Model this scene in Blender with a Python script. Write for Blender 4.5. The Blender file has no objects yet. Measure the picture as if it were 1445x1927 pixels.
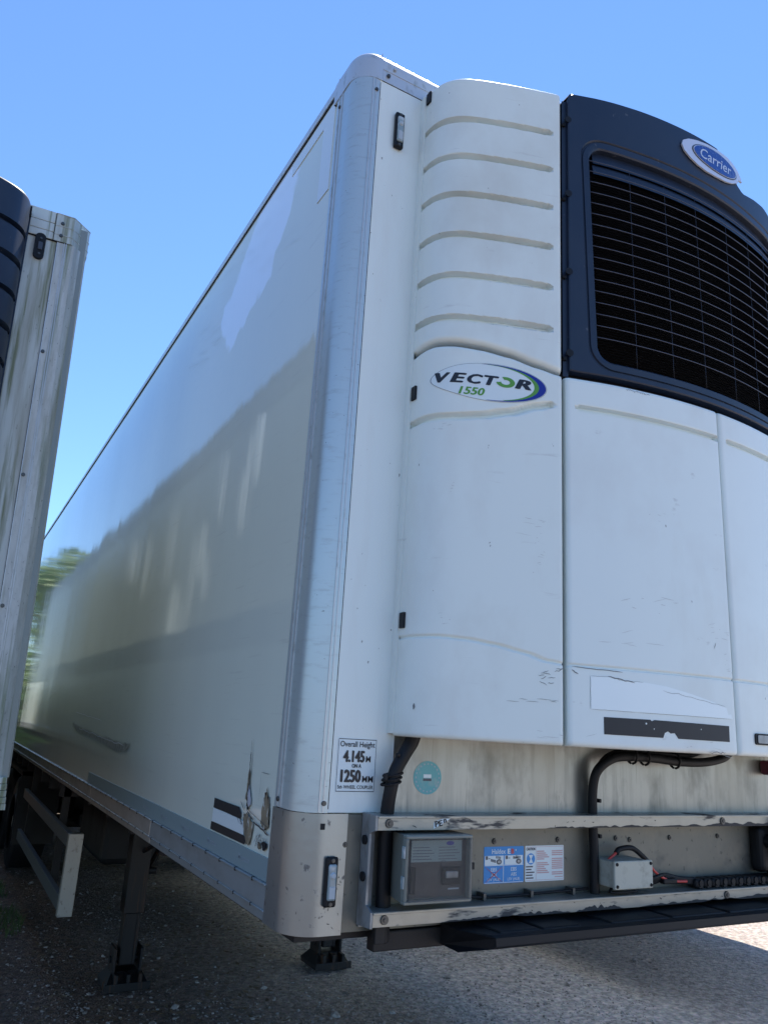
import bpy, bmesh, math, random
from mathutils import Vector, Matrix, noise
S = bpy.context.scene
R = math.radians
random.seed(7)
# ---------------------------------------------------------------- camera
cam = bpy.data.objects.new('camera', bpy.data.cameras.new('camera'))
S.collection.objects.link(cam)
cam.location = (-0.9078, -2.0527, 1.8052)
cam.rotation_euler = (1.8424, -0.0577, -0.5140)
cam.data.lens = 26.97; cam.data.sensor_width = 36; cam.data.sensor_fit = 'AUTO'
cam.data.clip_start = 0.05; cam.data.clip_end = 2000
S.camera = cam
# ---------------------------------------------------------------- sky, sun, exposure
SUN_EL, SUN_AZ = 62.0, 43.0          # azimuth from +y towards +x
w = bpy.data.worlds.new('World'); S.world = w; w.use_nodes = True
nt = w.node_tree; nt.nodes.clear()
sky = nt.nodes.new('ShaderNodeTexSky'); sky.sky_type = 'NISHITA'; sky.sun_disc = False
sky.sun_elevation = R(SUN_EL); sky.sun_rotation = R(SUN_AZ)
sky.air_density = 1.0; sky.dust_density = 0.0; sky.ozone_density = 10.0; sky.altitude = 0
bg = nt.nodes.new('ShaderNodeBackground'); bg.inputs[1].default_value = 0.14
out = nt.nodes.new('ShaderNodeOutputWorld')
nt.links.new(sky.outputs[0], bg.inputs[0]); nt.links.new(bg.outputs[0], out.inputs[0])
sl = bpy.data.lights.new('sun', 'SUN'); sl.energy = 4.3; sl.angle = R(0.5); sl.color = (1.0, 0.93, 0.82)
so = bpy.data.objects.new('sun', sl); S.collection.objects.link(so)
el, az = R(SUN_EL), R(SUN_AZ)
sd = Vector((math.sin(az)*math.cos(el), math.cos(az)*math.cos(el), math.sin(el)))
so.rotation_euler = sd.to_track_quat('Z', 'Y').to_euler(); so.location = (4, 12, 14)
S.view_settings.view_transform = 'Standard'; S.view_settings.look = 'None'
S.view_settings.exposure = 0.82; S.view_settings.gamma = 1.0
S.render.engine = 'CYCLES'

# ---------------------------------------------------------------- materials
def mat(name, col, rough=.5, metal=0., layers=(), bump=(), coat=0., rvar=None, spec=.5, alpha=1., trans=0.):
    """layers: (colour, scale(x,y,z), threshold lo, hi, strength, detail, roughness or None)
       bump: (scale(x,y,z), distance, detail)"""
    m = bpy.data.materials.new(name); m.use_nodes = True
    n = m.node_tree.nodes; l = m.node_tree.links
    b = n['Principled BSDF']
    b.inputs['Metallic'].default_value = metal
    b.inputs['Specular IOR Level'].default_value = spec
    b.inputs['Coat Weight'].default_value = coat; b.inputs['Coat Roughness'].default_value = .08
    b.inputs['Alpha'].default_value = alpha; b.inputs['Transmission Weight'].default_value = trans
    tc = n.new('ShaderNodeTexCoord')
    def noi(scale, detail=3, rgh=.6):
        mp = n.new('ShaderNodeMapping'); mp.inputs['Scale'].default_value = scale
        l.new(tc.outputs['Object'], mp.inputs[0])
        t = n.new('ShaderNodeTexNoise'); t.inputs['Scale'].default_value = 1; t.inputs['Detail'].default_value = detail
        t.inputs['Roughness'].default_value = rgh
        l.new(mp.outputs[0], t.inputs['Vector']); return t.outputs['Fac']
    def ramp(src, lo, hi, v):
        r = n.new('ShaderNodeMapRange'); r.inputs[1].default_value = lo; r.inputs[2].default_value = hi
        r.inputs[3].default_value = 0; r.inputs[4].default_value = v; l.new(src, r.inputs[0]); return r.outputs[0]
    cur = None
    rgb = n.new('ShaderNodeRGB'); rgb.outputs[0].default_value = (*col, 1); cur = rgb.outputs[0]
    rv = n.new('ShaderNodeValue'); rv.outputs[0].default_value = rough; rcur = rv.outputs[0]
    for c, sc, lo, hi, st, det, rr in layers:
        f = ramp(noi(sc, det), lo, hi, st)
        mx = n.new('ShaderNodeMix'); mx.data_type = 'RGBA'
        l.new(f, mx.inputs[0]); l.new(cur, mx.inputs[6]); mx.inputs[7].default_value = (*c, 1); cur = mx.outputs[2]
        if rr is not None:
            m2 = n.new('ShaderNodeMix'); l.new(f, m2.inputs[0]); l.new(rcur, m2.inputs[2]); m2.inputs[3].default_value = rr
            rcur = m2.outputs[0]
    l.new(cur, b.inputs['Base Color']); l.new(rcur, b.inputs['Roughness'])
    prev = None
    for sc, d, det in bump:
        bp = n.new('ShaderNodeBump'); bp.inputs['Distance'].default_value = d; bp.inputs['Strength'].default_value = 1
        l.new(noi(sc, det), bp.inputs['Height'])
        if prev: l.new(prev, bp.inputs['Normal'])
        prev = bp.outputs[0]
    if prev:
        l.new(prev, b.inputs['Normal'])
        if coat: l.new(prev, b.inputs['Coat Normal'])
    return m
M = {}
BL = (.02, .022, .026)
M['side'] = mat('gloss_side_paint', (.715, .765, .665), .045, layers=[((.60, .62, .57), (.6, .5, .25), .45, .75, .5, 4, .10), ((.40, .40, .37), (3, 2.5, 60), .62, .75, .25, 3, .2)],
                bump=[((1, 1.1, .16), .0035, 0), ((4, 4.5, .35), .0007, 1), ((6, 34, 1.4), .00022, 2)])
M['white'] = mat('front_white_paint', (.75, .82, .79), .3, layers=[((.6, .6, .56), (9, 9, 1.6), .5, .8, .35, 5, .5), ((.12, .12, .11), (40, 40, 30), .71, .74, .7, 2, .6)])
M['cover'] = mat('cover_white_plastic', (.745, .81, .77), .38, layers=[((.55, .54, .50), (5, 5, 2.5), .5, .8, .35, 5, .5), ((.36, .35, .33), (5, 5, 42), .66, .78, .35, 4, .5), ((.15, .15, .15), (60, 60, 34), .76, .775, .7, 2, .5), ((.46, .44, .37), (2.2, 2.2, 1.6), .50, .8, .45, 6, .5)])
M['door'] = mat('door_white_plastic', (.76, .83, .80), .36, layers=[((.58, .58, .55), (4, 4, 3), .5, .8, .3, 5, .5), ((.30, .29, .28), (9, 9, 18), .68, .78, .5, 5, .5), ((.13, .13, .13), (42, 42, 20), .765, .775, .7, 2, .5), ((.50, .48, .40), (3, 3, 1.0), .55, .8, .35, 5, .5)])
M['post'] = mat('scuffed_corner_aluminium', (.52, .60, .61), .36, .45, layers=[((.30, .31, .30), (14, 14, 70), .55, .80, .45, 5, .5), ((.12, .12, .12), (60, 60, 130), .72, .75, .7, 2, .6)], bump=[((20, 20, 120), .0003, 3)])
M['plate'] = mat('dull_corner_plate', (.33, .37, .375), .30, .75, layers=[((.14, .13, .12), (38, 38, 26), .62, .67, .8, 4, .6), ((.30, .28, .25), (5, 5, 5), .5, .75, .5, 5, .4)], bump=[((40, 40, 40), .0004, 3)])
M['trim'] = mat('trim_aluminium', (.60, .61, .61), .38, .5, layers=[((.25, .26, .22), (30, 30, 20), .55, .75, .6, 4, .6)])
M['steel'] = mat('stained_stainless_sheet', (.35, .365, .345), .32, .7, layers=[((.21, .21, .185), (34, 34, 2.2), .46, .80, .6, 9, .5), ((.12, .12, .10), (9, 9, 5), .50, .72, .6, 7, .5), ((.10, .10, .08), (70, 70, 3), .60, .72, .5, 6, .5), ((.30, .29, .24), (3, 3, 3), .45, .7, .6, 4, .45), ((.07, .07, .07), (24, 24, 6), .66, .78, .7, 4, .6)], bump=[((1.5, 1.5, 1.5), .006, 0)])
M['lower'] = mat('dirty_lower_bulkhead', (.165, .165, .14), .46, .4, layers=[((.26, .24, .19), (8, 8, 6), .45, .7, .7, 5, .6), ((.08, .08, .07), (50, 50, 44), .64, .7, .7, 3, .7), ((.06, .06, .06), (3, 3, 4), .62, .72, .7, 4, .7)])
M['rail'] = mat('scraped_rail_aluminium', (.36, .36, .32), .36, .55, layers=[((.30, .29, .25), (14, 14, 30), .45, .7, .5, 4, .5), ((.05, .05, .055), (5, 5, 22), .60, .66, .9, 5, .7)])
M['bracket'] = mat('bracket_grey_metal', (.30, .32, .33), .45, .5, layers=[((.16, .15, .13), (20, 20, 12), .5, .7, .7, 4, .6)])
M['kick'] = mat('kick_rail_grey', (.30, .34, .35), .32, .3, layers=[((.20, .21, .20), (4, 4, 10), .45, .7, .6, 4, .5)])
M['kick2'] = mat('kick_rail_aluminium', (.44, .44, .41), .34, .5, layers=[((.26, .25, .22), (4, 3, 12), .45, .7, .6, 4, .5)])
M['tape'] = mat('teal_grey_tape', (.22, .31, .33), .35)
M['tapetxt'] = mat('pale_tape_print', (.34, .42, .47), .4)
M['black'] = mat('black_plastic', (.009, .018, .040), .42, layers=[((.018, .028, .05), (6, 6, 4), .45, .75, .6, 4, .5), ((.12, .13, .15), (40, 40, 26), .70, .74, .5, 2, .6)])
M['deep'] = mat('dark_cavity', (.006, .007, .009), .7)
M['fins'] = mat('condenser_fins', (.0035, .004, .006), .6, spec=.2)
M['blade'] = mat('louvre_blade', (.010, .014, .024), .6, spec=.2)
M['wire_thin'] = mat('grille_tie_wire', (.045, .05, .07), .5, .2)
M['wire'] = mat('grille_wire', (.060, .068, .095), .4, .3)
M['rubber'] = mat('black_rubber', (.007, .008, .010), .55, spec=.3, layers=[((.018, .018, .019), (10, 10, 10), .5, .7, .5, 3, .7)])
M['under'] = mat('underbody_black_steel', (.006, .006, .007), .6, layers=[((.014, .011, .009), (6, 6, 3), .5, .7, .6, 4, .8)])
M['leg'] = mat('leg_dark_steel', (.009, .009, .010), .5, .1, layers=[((.12, .055, .025), (22, 22, 1.2), .56, .68, .8, 4, .8)])
M['guard'] = mat('guard_aluminium', (.36, .36, .33), .42, .5, layers=[((.16, .14, .11), (40, 40, 30), .58, .7, .6, 3, .7)])
M['guardr'] = mat('guard_rail_dark', (.10, .115, .12), .42, .4)
M['stick'] = mat('sticker_white', (.70, .79, .80), .35)
M['patch'] = mat('matt_vinyl_white', (.84, .92, .91), .35)
M['ink'] = mat('sticker_ink', (.012, .014, .02), .4)
M['blktape'] = mat('black_vinyl', (.018, .019, .022), .5)
M['green'] = mat('badge_green', (.10, .30, .04), .35)
M['blue'] = mat('badge_blue', (.008, .02, .26), .3)
M['navy'] = mat('badge_navy', (.012, .06, .30), .25, layers=[((.10, .16, .38), (60, 60, 60), .55, .7, .7, 4, .5)])
M['silver'] = mat('badge_silver', (.62, .66, .74), .3, .3)
M['traydark'] = mat('dark_tray', (.016, .02, .028), .35, layers=[((.05, .055, .06), (30, 30, 30), .5, .65, .6, 4, .5)])
M['greyink'] = mat('badge_grey', (.06, .07, .09), .4)
M['sky_blue'] = mat('notice_blue', (.02, .25, .62), .4)
M['red'] = mat('notice_red', (.55, .06, .05), .4)
M['pink'] = mat('notice_pink', (.58, .36, .36), .5)
M['teal'] = mat('round_sticker_teal', (.12, .40, .42), .4, layers=[((.30, .42, .40), (30, 30, 30), .5, .7, .7, 3, None)])
M['clear'] = mat('smoky_clear_plastic', (.10, .12, .12), .08, alpha=.16, spec=.7)
M['boxgrey'] = mat('grey_box_plastic', (.15, .165, .145), .4)
M['paper'] = mat('printed_card', (.24, .31, .30), .6)
M['jbox'] = mat('cast_grey_box', (.42, .44, .38), .5, layers=[((.22, .22, .18), (30, 30, 30), .5, .7, .6, 4, .6)])
M['foam'] = mat('exposed_board', (.27, .22, .14), .8, layers=[((.14, .115, .08), (30, 30, 12), .42, .62, .85, 5, .9), ((.60, .60, .55), (60, 60, 30), .58, .66, .8, 3, .6)])
M['lens'] = mat('lamp_lens', (.24, .32, .34), .10, spec=.9, layers=[((.50, .56, .58), (30, 30, 22), .5, .6, .8, 2, None)])
M['reflector'] = mat('lamp_reflector', (.42, .48, .52), .45)
M['redpl'] = mat('dark_red_plastic', (.09, .01, .03), .4)
M['bolt'] = mat('bolt_metal', (.11, .11, .105), .4, .7)
M['lwhite'] = mat('algae_stained_white', (.62, .66, .62), .45, layers=[((.48, .51, .47), (26, 26, 2.4), .42, .72, .5, 6, .6), ((.15, .18, .07), (30, 30, 1.4), .50, .64, .85, 7, .8), ((.30, .29, .22), (9, 9, .8), .48, .62, .6, 5, .7), ((.10, .10, .08), (80, 80, 20), .68, .73, .6, 3, .8)])
M['lpost'] = mat('algae_stained_post', (.62, .64, .61), .42, .0, layers=[((.44, .46, .42), (50, 50, 14), .46, .72, .6, 6, .7), ((.15, .19, .08), (24, 24, 1.0), .51, .66, .8, 6, .8), ((.30, .29, .22), (9, 9, .8), .48, .62, .6, 5, .7), ((.10, .10, .08), (110, 110, 60), .64, .70, .7, 4, .8)], bump=[((60, 60, 30), .0005, 3)])
M['livery'] = mat('livery_slate', (.27, .30, .28), .3, layers=[((.20, .22, .19), (2, 1.2, .6), .45, .7, .6, 3, .4)])
M['bark'] = mat('bark', (.10, .07, .045), .9, bump=[((20, 20, 4), .02, 4)])
def leafmat(nm, c1, c2):
    m = mat(nm, c1, .6, layers=[(c2, (1.2, 1.2, 1.2), .4, .65, .9, 3, None)])
    m.node_tree.nodes['Principled BSDF'].inputs['Subsurface Weight'].default_value = 0
    return m
M['leaf'] = leafmat('leaf_green', (.12, .23, .05), (.21, .32, .08))
M['grass'] = leafmat('grass_blade', (.05, .09, .02), (.09, .12, .03))

def repaint_patch(m, cy, cz, a, b, ang, col, rough):
    # a smear of fresher paint with a soft uneven edge
    n = m.node_tree.nodes; l = m.node_tree.links; bs = n['Principled BSDF']
    tc = n.new('ShaderNodeTexCoord'); mp = n.new('ShaderNodeMapping'); mp.vector_type = 'TEXTURE'
    mp.inputs['Location'].default_value = (0, cy, cz); mp.inputs['Rotation'].default_value = (ang, 0, 0); mp.inputs['Scale'].default_value = (1000, a, b)
    l.new(tc.outputs['Object'], mp.inputs[0])
    ns = n.new('ShaderNodeTexNoise'); ns.inputs['Scale'].default_value = 4.5; ns.inputs['Detail'].default_value = 5; l.new(tc.outputs['Object'], ns.inputs['Vector'])
    ln = n.new('ShaderNodeVectorMath'); ln.operation = 'LENGTH'; l.new(mp.outputs[0], ln.inputs[0])
    ad = n.new('ShaderNodeMath'); ad.operation = 'MULTIPLY_ADD'; l.new(ns.outputs['Fac'], ad.inputs[0]); ad.inputs[1].default_value = 1.1; l.new(ln.outputs['Value'], ad.inputs[2])
    mr = n.new('ShaderNodeMapRange'); mr.inputs[1].default_value = 1.50; mr.inputs[2].default_value = 1.40; mr.inputs[4].default_value = 1.0; l.new(ad.outputs[0], mr.inputs[0])
    mt = n.new('ShaderNodeMath'); mt.operation = 'MULTIPLY'; l.new(mr.outputs[0], mt.inputs[0]); mt.inputs[1].default_value = .12; l.new(mt.outputs[0], bs.inputs['Metallic'])
    for key, val in (('Base Color', (*col, 1)), ('Roughness', rough)):
        src = bs.inputs[key].links[0].from_socket; mx = n.new('ShaderNodeMix'); mx.data_type = 'RGBA' if key == 'Base Color' else 'FLOAT'
        k = (6, 7, 2) if key == 'Base Color' else (2, 3, 0)
        l.new(mr.outputs[0], mx.inputs[0]); l.new(src, mx.inputs[k[0]]); mx.inputs[k[1]].default_value = val; l.new(mx.outputs[k[2]], bs.inputs[key])
repaint_patch(M['side'], 1.00, 3.84, .54, .27, R(-28), (.90, .95, .98), .12)
# ---------------------------------------------------------------- object helpers
C = S.collection
def link(name, me, m=None, parent=None, smooth=False):
    o = bpy.data.objects.new(name, me); C.objects.link(o)
    if m is not None: me.materials.append(m)
    if parent is not None: o.parent = parent
    if smooth:
        for p in me.polygons: p.use_smooth = True
    return o
def mesh(name, vs, fs, m, parent=None, smooth=False):
    me = bpy.data.meshes.new(name); me.from_pydata([tuple(v) for v in vs], [], fs); me.update()
    return link(name, me, m, parent, smooth)
def fin(name, bm, m, parent=None, smooth=False, recalc=True):
    if recalc: bmesh.ops.recalc_face_normals(bm, faces=bm.faces)
    me = bpy.data.meshes.new(name); bm.to_mesh(me); bm.free()
    return link(name, me, m, parent, smooth)
def thing(name, label, cat, loc=(0, 0, 0), group=None):
    o = bpy.data.objects.new(name, None); C.objects.link(o); o.location = loc
    o['label'] = label; o['category'] = cat
    if group: o['group'] = group
    o.empty_display_size = .2
    return o
def bx(bm, x0, x1, y0, y1, z0, z1, bev=0., seg=2):
    r = bmesh.ops.create_cube(bm, size=1)['verts']
    for v in r: v.co = Vector(((x0+x1)/2+v.co.x*(x1-x0), (y0+y1)/2+v.co.y*(y1-y0), (z0+z1)/2+v.co.z*(z1-z0)))
    if bev:
        ed = list({e for v in r for e in v.link_edges})
        bmesh.ops.bevel(bm, geom=ed, offset=bev, segments=seg, affect='EDGES', profile=.5)
def cyl(bm, p0, p1, r0, r1=None, n=12):
    p0, p1 = Vector(p0), Vector(p1); r1 = r0 if r1 is None else r1
    d = p1-p0; q = d.to_track_quat('Z', 'Y').to_matrix().to_4x4()
    mt = Matrix.Translation((p0+p1)/2) @ q
    bmesh.ops.create_cone(bm, cap_ends=True, segments=n, radius1=r0, radius2=r1, depth=d.length, matrix=mt)
def box(name, x0, x1, y0, y1, z0, z1, m, parent=None, bev=0.):
    bm = bmesh.new(); bx(bm, x0, x1, y0, y1, z0, z1, bev)
    return fin(name, bm, m, parent)
def catmull(pts, n=8):
    P = [Vector(p) for p in pts]; P = [2*P[0]-P[1]]+P+[2*P[-1]-P[-2]]; o = []
    for i in range(1, len(P)-2):
        for k in range(n):
            t = k/n; a, b, c, d = P[i-1:i+3]
            o.append(.5*((2*b)+(c-a)*t+(2*a-5*b+4*c-d)*t*t+(3*b-a-3*c+d)*t**3))
    o.append(P[-2]); return o
def tube(bm, pts, r, n=10, sm=6, ry=1.0):
    P = catmull(pts, sm) if sm > 1 else [Vector(p) for p in pts]
    rings = []
    up = Vector((0, 1, 0))
    for i, p in enumerate(P):
        t = (P[min(i+1, len(P)-1)]-P[max(i-1, 0)]).normalized()
        a = t.cross(up)
        if a.length < .05: a = t.cross(Vector((0, 0, 1)))
        a.normalize(); b = a.cross(t)
        rr = r(i/(len(P)-1)) if callable(r) else r
        rings.append([bm.verts.new(p+a*math.cos(2*math.pi*k/n)*rr+b*math.sin(2*math.pi*k/n)*rr*ry) for k in range(n)])
    for A, B in zip(rings, rings[1:]):
        for k in range(n): bm.faces.new((A[k], A[(k+1) % n], B[(k+1) % n], B[k]))
    bm.faces.new(rings[0][::-1]); bm.faces.new(rings[-1])
def tubeobj(name, pts, r, m, parent, n=10, sm=6, ry=1.0):
    bm = bmesh.new(); tube(bm, pts, r, n, sm, ry); return fin(name, bm, m, parent, True)
def poly(name, pts, fn, off, m, parent, thick=0.0006, sub=0):
    """flat polygon (u, v) mapped by fn(u, v, off), with thickness"""
    bm = bmesh.new()
    vs = [bm.verts.new((u, v, 0)) for u, v in pts]
    f = bm.faces.new(vs)
    if sub:
        us = [p[0] for p in pts]; u0, u1 = min(us), max(us); k = max(1, int((u1-u0)/sub))
        for i in range(1, k):
            x = u0+(u1-u0)*i/k
            bmesh.ops.bisect_plane(bm, geom=bm.verts[:]+bm.edges[:]+bm.faces[:], plane_co=(x, 0, 0), plane_no=(1, 0, 0))
    bmesh.ops.triangulate(bm, faces=bm.faces[:])
    r = bmesh.ops.extrude_face_region(bm, geom=bm.faces[:])
    ev = [g for g in r['geom'] if isinstance(g, bmesh.types.BMVert)]
    top = set(ev)
    for v in bm.verts:
        u_, v_ = v.co.x, v.co.y
        v.co = Vector(fn(u_, v_, off+thick if v in top else max(off-.0002, 0.0001)))
    return fin(name, bm, m, parent)
def text(name, body, u, v, h, fn, off, m, parent, wid=None, shear=0., bold=0., align='LEFT', rot=0.):
    fat = bold > .015
    cu = bpy.data.curves.new(name, 'FONT'); cu.body = body; cu.size = 1; cu.shear = shear; cu.offset = min(bold, .012)
    cu.resolution_u = 3
    o = bpy.data.objects.new(name+'_src', cu); C.objects.link(o)
    bpy.context.view_layer.update()
    me = bpy.data.meshes.new_from_object(o.evaluated_get(bpy.context.evaluated_depsgraph_get()))
    bpy.data.objects.remove(o); bpy.data.curves.remove(cu)
    xs = [q.co.x for q in me.vertices]; ys = [q.co.y for q in me.vertices]
    x0, x1, y0, y1 = min(xs), max(xs), min(ys), max(ys)
    sy = h/(y1-y0); sx = (wid/(x1-x0)) if wid else sy*.8
    W = (x1-x0)*sx; ox = u-(W/2 if align == 'CENTER' else 0)
    ca, sa = math.cos(rot), math.sin(rot)
    base = [(q.co.x, q.co.y) for q in me.vertices]; faces = [tuple(p.vertices) for p in me.polygons]; bpy.data.meshes.remove(me)
    vs, fs = [], []
    shifts = [(-bold*1.1, 0), (0, 0), (bold*1.1, 0), (-bold*.5, bold*.5), (bold*.5, -bold*.5)] if fat else [(0, 0)]
    kx = 1-(2.2*bold/(x1-x0) if fat else 0)
    for i_, (hx, hy) in enumerate(shifts):
        b0 = len(vs)
        for X_, Y_ in base:
            a, b = ((X_-x0)*kx+(bold*1.1 if fat else 0)+hx)*sx, (Y_-y0+hy)*sy
            vs.append(fn(ox+a*ca-b*sa, v+a*sa+b*ca, off+.00006*i_))
        fs += [tuple(b0+k for k in f) for f in faces]
    return mesh(name, vs, fs, m, parent)
def rect(u0, u1, v0, v1): return [(u0, v0), (u1, v0), (u1, v1), (u0, v1)]
def rrect(u0, u1, v0, v1, r, n=5):
    o = []
    for cx, cy, a in ((u1-r, v1-r, 0), (u0+r, v1-r, 90), (u0+r, v0+r, 180), (u1-r, v0+r, 270)):
        for k in range(n+1):
            t = R(a+90*k/n); o.append((cx+r*math.cos(t), cy+r*math.sin(t)))
    return o
def ell(cx, cy, a, b, n=40, rot=0, t0=0, t1=360):
    o = []
    for k in range(n):
        t = R(t0+(t1-t0)*k/(n if t1-t0 == 360 else n-1)); x, y = a*math.cos(t), b*math.sin(t)
        o.append((cx+x*math.cos(rot)-y*math.sin(rot), cy+x*math.sin(rot)+y*math.cos(rot)))
    return o
def front(y=0.): return lambda u, v, off: (u, y-off, v)
def sidef(x=0.): return lambda u, v, off: (x-off, u, v)

# ---------------------------------------------------------------- the refrigeration unit's plan curve
HALF = [(.268, 0), (.269, -.04), (.272, -.075), (.285, -.115), (.31, -.15), (.35, -.18), (.42, -.212), (.52, -.25), (.64, -.29), (.76, -.328), (.9, -.364), (1.1, -.395), (1.3, -.406)]
FULL = HALF+[(2.6-x, y) for x, y in HALF[-2::-1]]
PC = catmull([(x, y, 0) for x, y in FULL], 10)
CUM = [0.]
for a_, b_ in zip(PC, PC[1:]): CUM.append(CUM[-1]+(b_-a_).length)
SL = CUM[-1]
import bisect
def cat(s):
    s = min(max(s, 0), SL-1e-6); i = min(bisect.bisect_right(CUM, s)-1, len(PC)-2)
    t = (s-CUM[i])/(CUM[i+1]-CUM[i]); p = PC[i].lerp(PC[i+1], t)
    i0, i1 = max(i-1, 0), min(i+2, len(PC)-1)
    ta = (PC[i+1]-PC[i0]).normalized(); tb = (PC[i1]-PC[i]).normalized(); tt = ta.lerp(tb, t).normalized()
    return p, Vector((tt.y, -tt.x, 0))      # outward normal (towards -y)
def s_of_x(x):
    lo, hi = 0., SL
    for _ in range(40):
        mid = (lo+hi)/2
        if cat(mid)[0].x < x: lo = mid
        else: hi = mid
    return (lo+hi)/2
def usurf(u, v, off):           # u is x on the unit's front
    p, n = cat(s_of_x(u)); q = p+n*off
    return (q.x, q.y, v)
def upos(s, z, inset):
    p, n = cat(s); q = p-n*inset
    return Vector((q.x, q.y, z))
def interp(pts):
    def f(x):
        if x <= pts[0][0]: return pts[0][1]
        for (a, b), (c, d) in zip(pts, pts[1:]):
            if x <= c:
                t = (x-a)/(c-a); t = t*t*(3-2*t)*.5+t*.5
                return b+(d-b)*t
        return pts[-1][1]
    return f
def sm(t): t = min(max(t, 0), 1); return t*t*(3-2*t)
def shell(name, s0, s1, zlo, zhi, m, parent, grooves=(), r=.012, thick=.03, ds=.012, dz=.003, zt=0, mirror=False):
    bord = [0, r*.06, r*.2, r*.45, r*.8, r*1.2]
    L = s1-s0; n = int((L-2*bord[-1])/ds)
    extra = sorted({g['s1']+d for g in grooves for d in (-.012, -.006, -.002, 0, .003, .006, .009) if s0+.02 < g['s1'] < s1-.02} |
                   {g['s0']+d for g in grooves for d in (.012, .006, .002, 0, -.003, -.006, -.009) if s0+.02 < g['s0'] < s1-.02})
    ss = [s0+b for b in bord]+[s0+bord[-1]+(L-2*bord[-1])*k/n for k in range(1, n)]+[s1-b for b in bord[::-1]]
    ss = sorted(set(ss) | {e for e in extra if s0+bord[-1] < e < s1-bord[-1]})
    hmax = max(zhi(s)-zlo(s) for s in ss); nz = int((hmax-2*bord[-1])/dz)
    vs, fs = [], []
    rows = len(bord)*2+nz-1
    def ins(d): return 0 if d >= r else r-math.sqrt(max(r*r-(r-d)**2, 0))
    for s in ss:
        a, b = zlo(s), zhi(s); H = b-a
        zz = [a+q for q in bord]+[a+bord[-1]+(H-2*bord[-1])*k/nz for k in range(1, nz)]+[b-q for q in bord[::-1]]
        for z in zz:
            d = min(s-s0, s1-s); e = min(z-a, b-z); i = ins(d)+ins(e)
            if d < r and e < r: i = min(i, r*1.6)
            for g in grooves:
                gs0, gs1 = g['s0'], g['s1']; zc = g['z'](min(max(s, gs0), gs1)); hw = g['hw']
                dd = math.hypot(max(gs0-s, 0, s-gs1), z-zc) if (s < gs0 or s > gs1) else abs(z-zc)
                if dd < hw: i += g['d']*sm((hw-dd)/g.get('e', .005))
            vs.append(upos((SL-s) if mirror else s, z, i))
    nr = rows
    for i in range(len(ss)-1):
        for j in range(nr-1):
            a = i*nr+j; fs.append((a, a+nr, a+nr+1, a+1))
    # skirt
    loop = [(i, 0) for i in range(len(ss))]+[(len(ss)-1, j) for j in range(1, nr)]+[(i, nr-1) for i in range(len(ss)-2, -1, -1)]+[(0, j) for j in range(nr-2, 0, -1)]
    base = len(vs)
    for i, j in loop:
        v = vs[i*nr+j]; s = ss[i]; nn = cat((SL-s) if mirror else s)[1]
        vs.append(v-nn*thick)
    k = len(loop)
    for q in range(k):
        a, b = loop[q], loop[(q+1) % k]
        fs.append((a[0]*nr+a[1], base+q, base+(q+1) % k, b[0]*nr+b[1]))
    if mirror: fs = [f[::-1] for f in fs]
    o = mesh(name, vs, fs, m, parent, True); (o.data.set_sharp_from_angle(angle=R(28)) if name != 'lower_side_cover' else None)
    return o

def screw(bm, c, n, r=.009, h=.006):
    c, n = Vector(c), Vector(n); cyl(bm, c, c+n*h, r, r*.85, 10); cyl(bm, c+n*h, c+n*(h+.001), r*.45, r*.45, 6)

def grooves_upper():
    return [dict(s0=.03, s1=s_of_x(.632), z=(lambda s, q=q: q), hw=.0125, d=.026, e=.0028) for q in (3.893, 3.737, 3.581, 3.421, 3.264, 3.106)]

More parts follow.
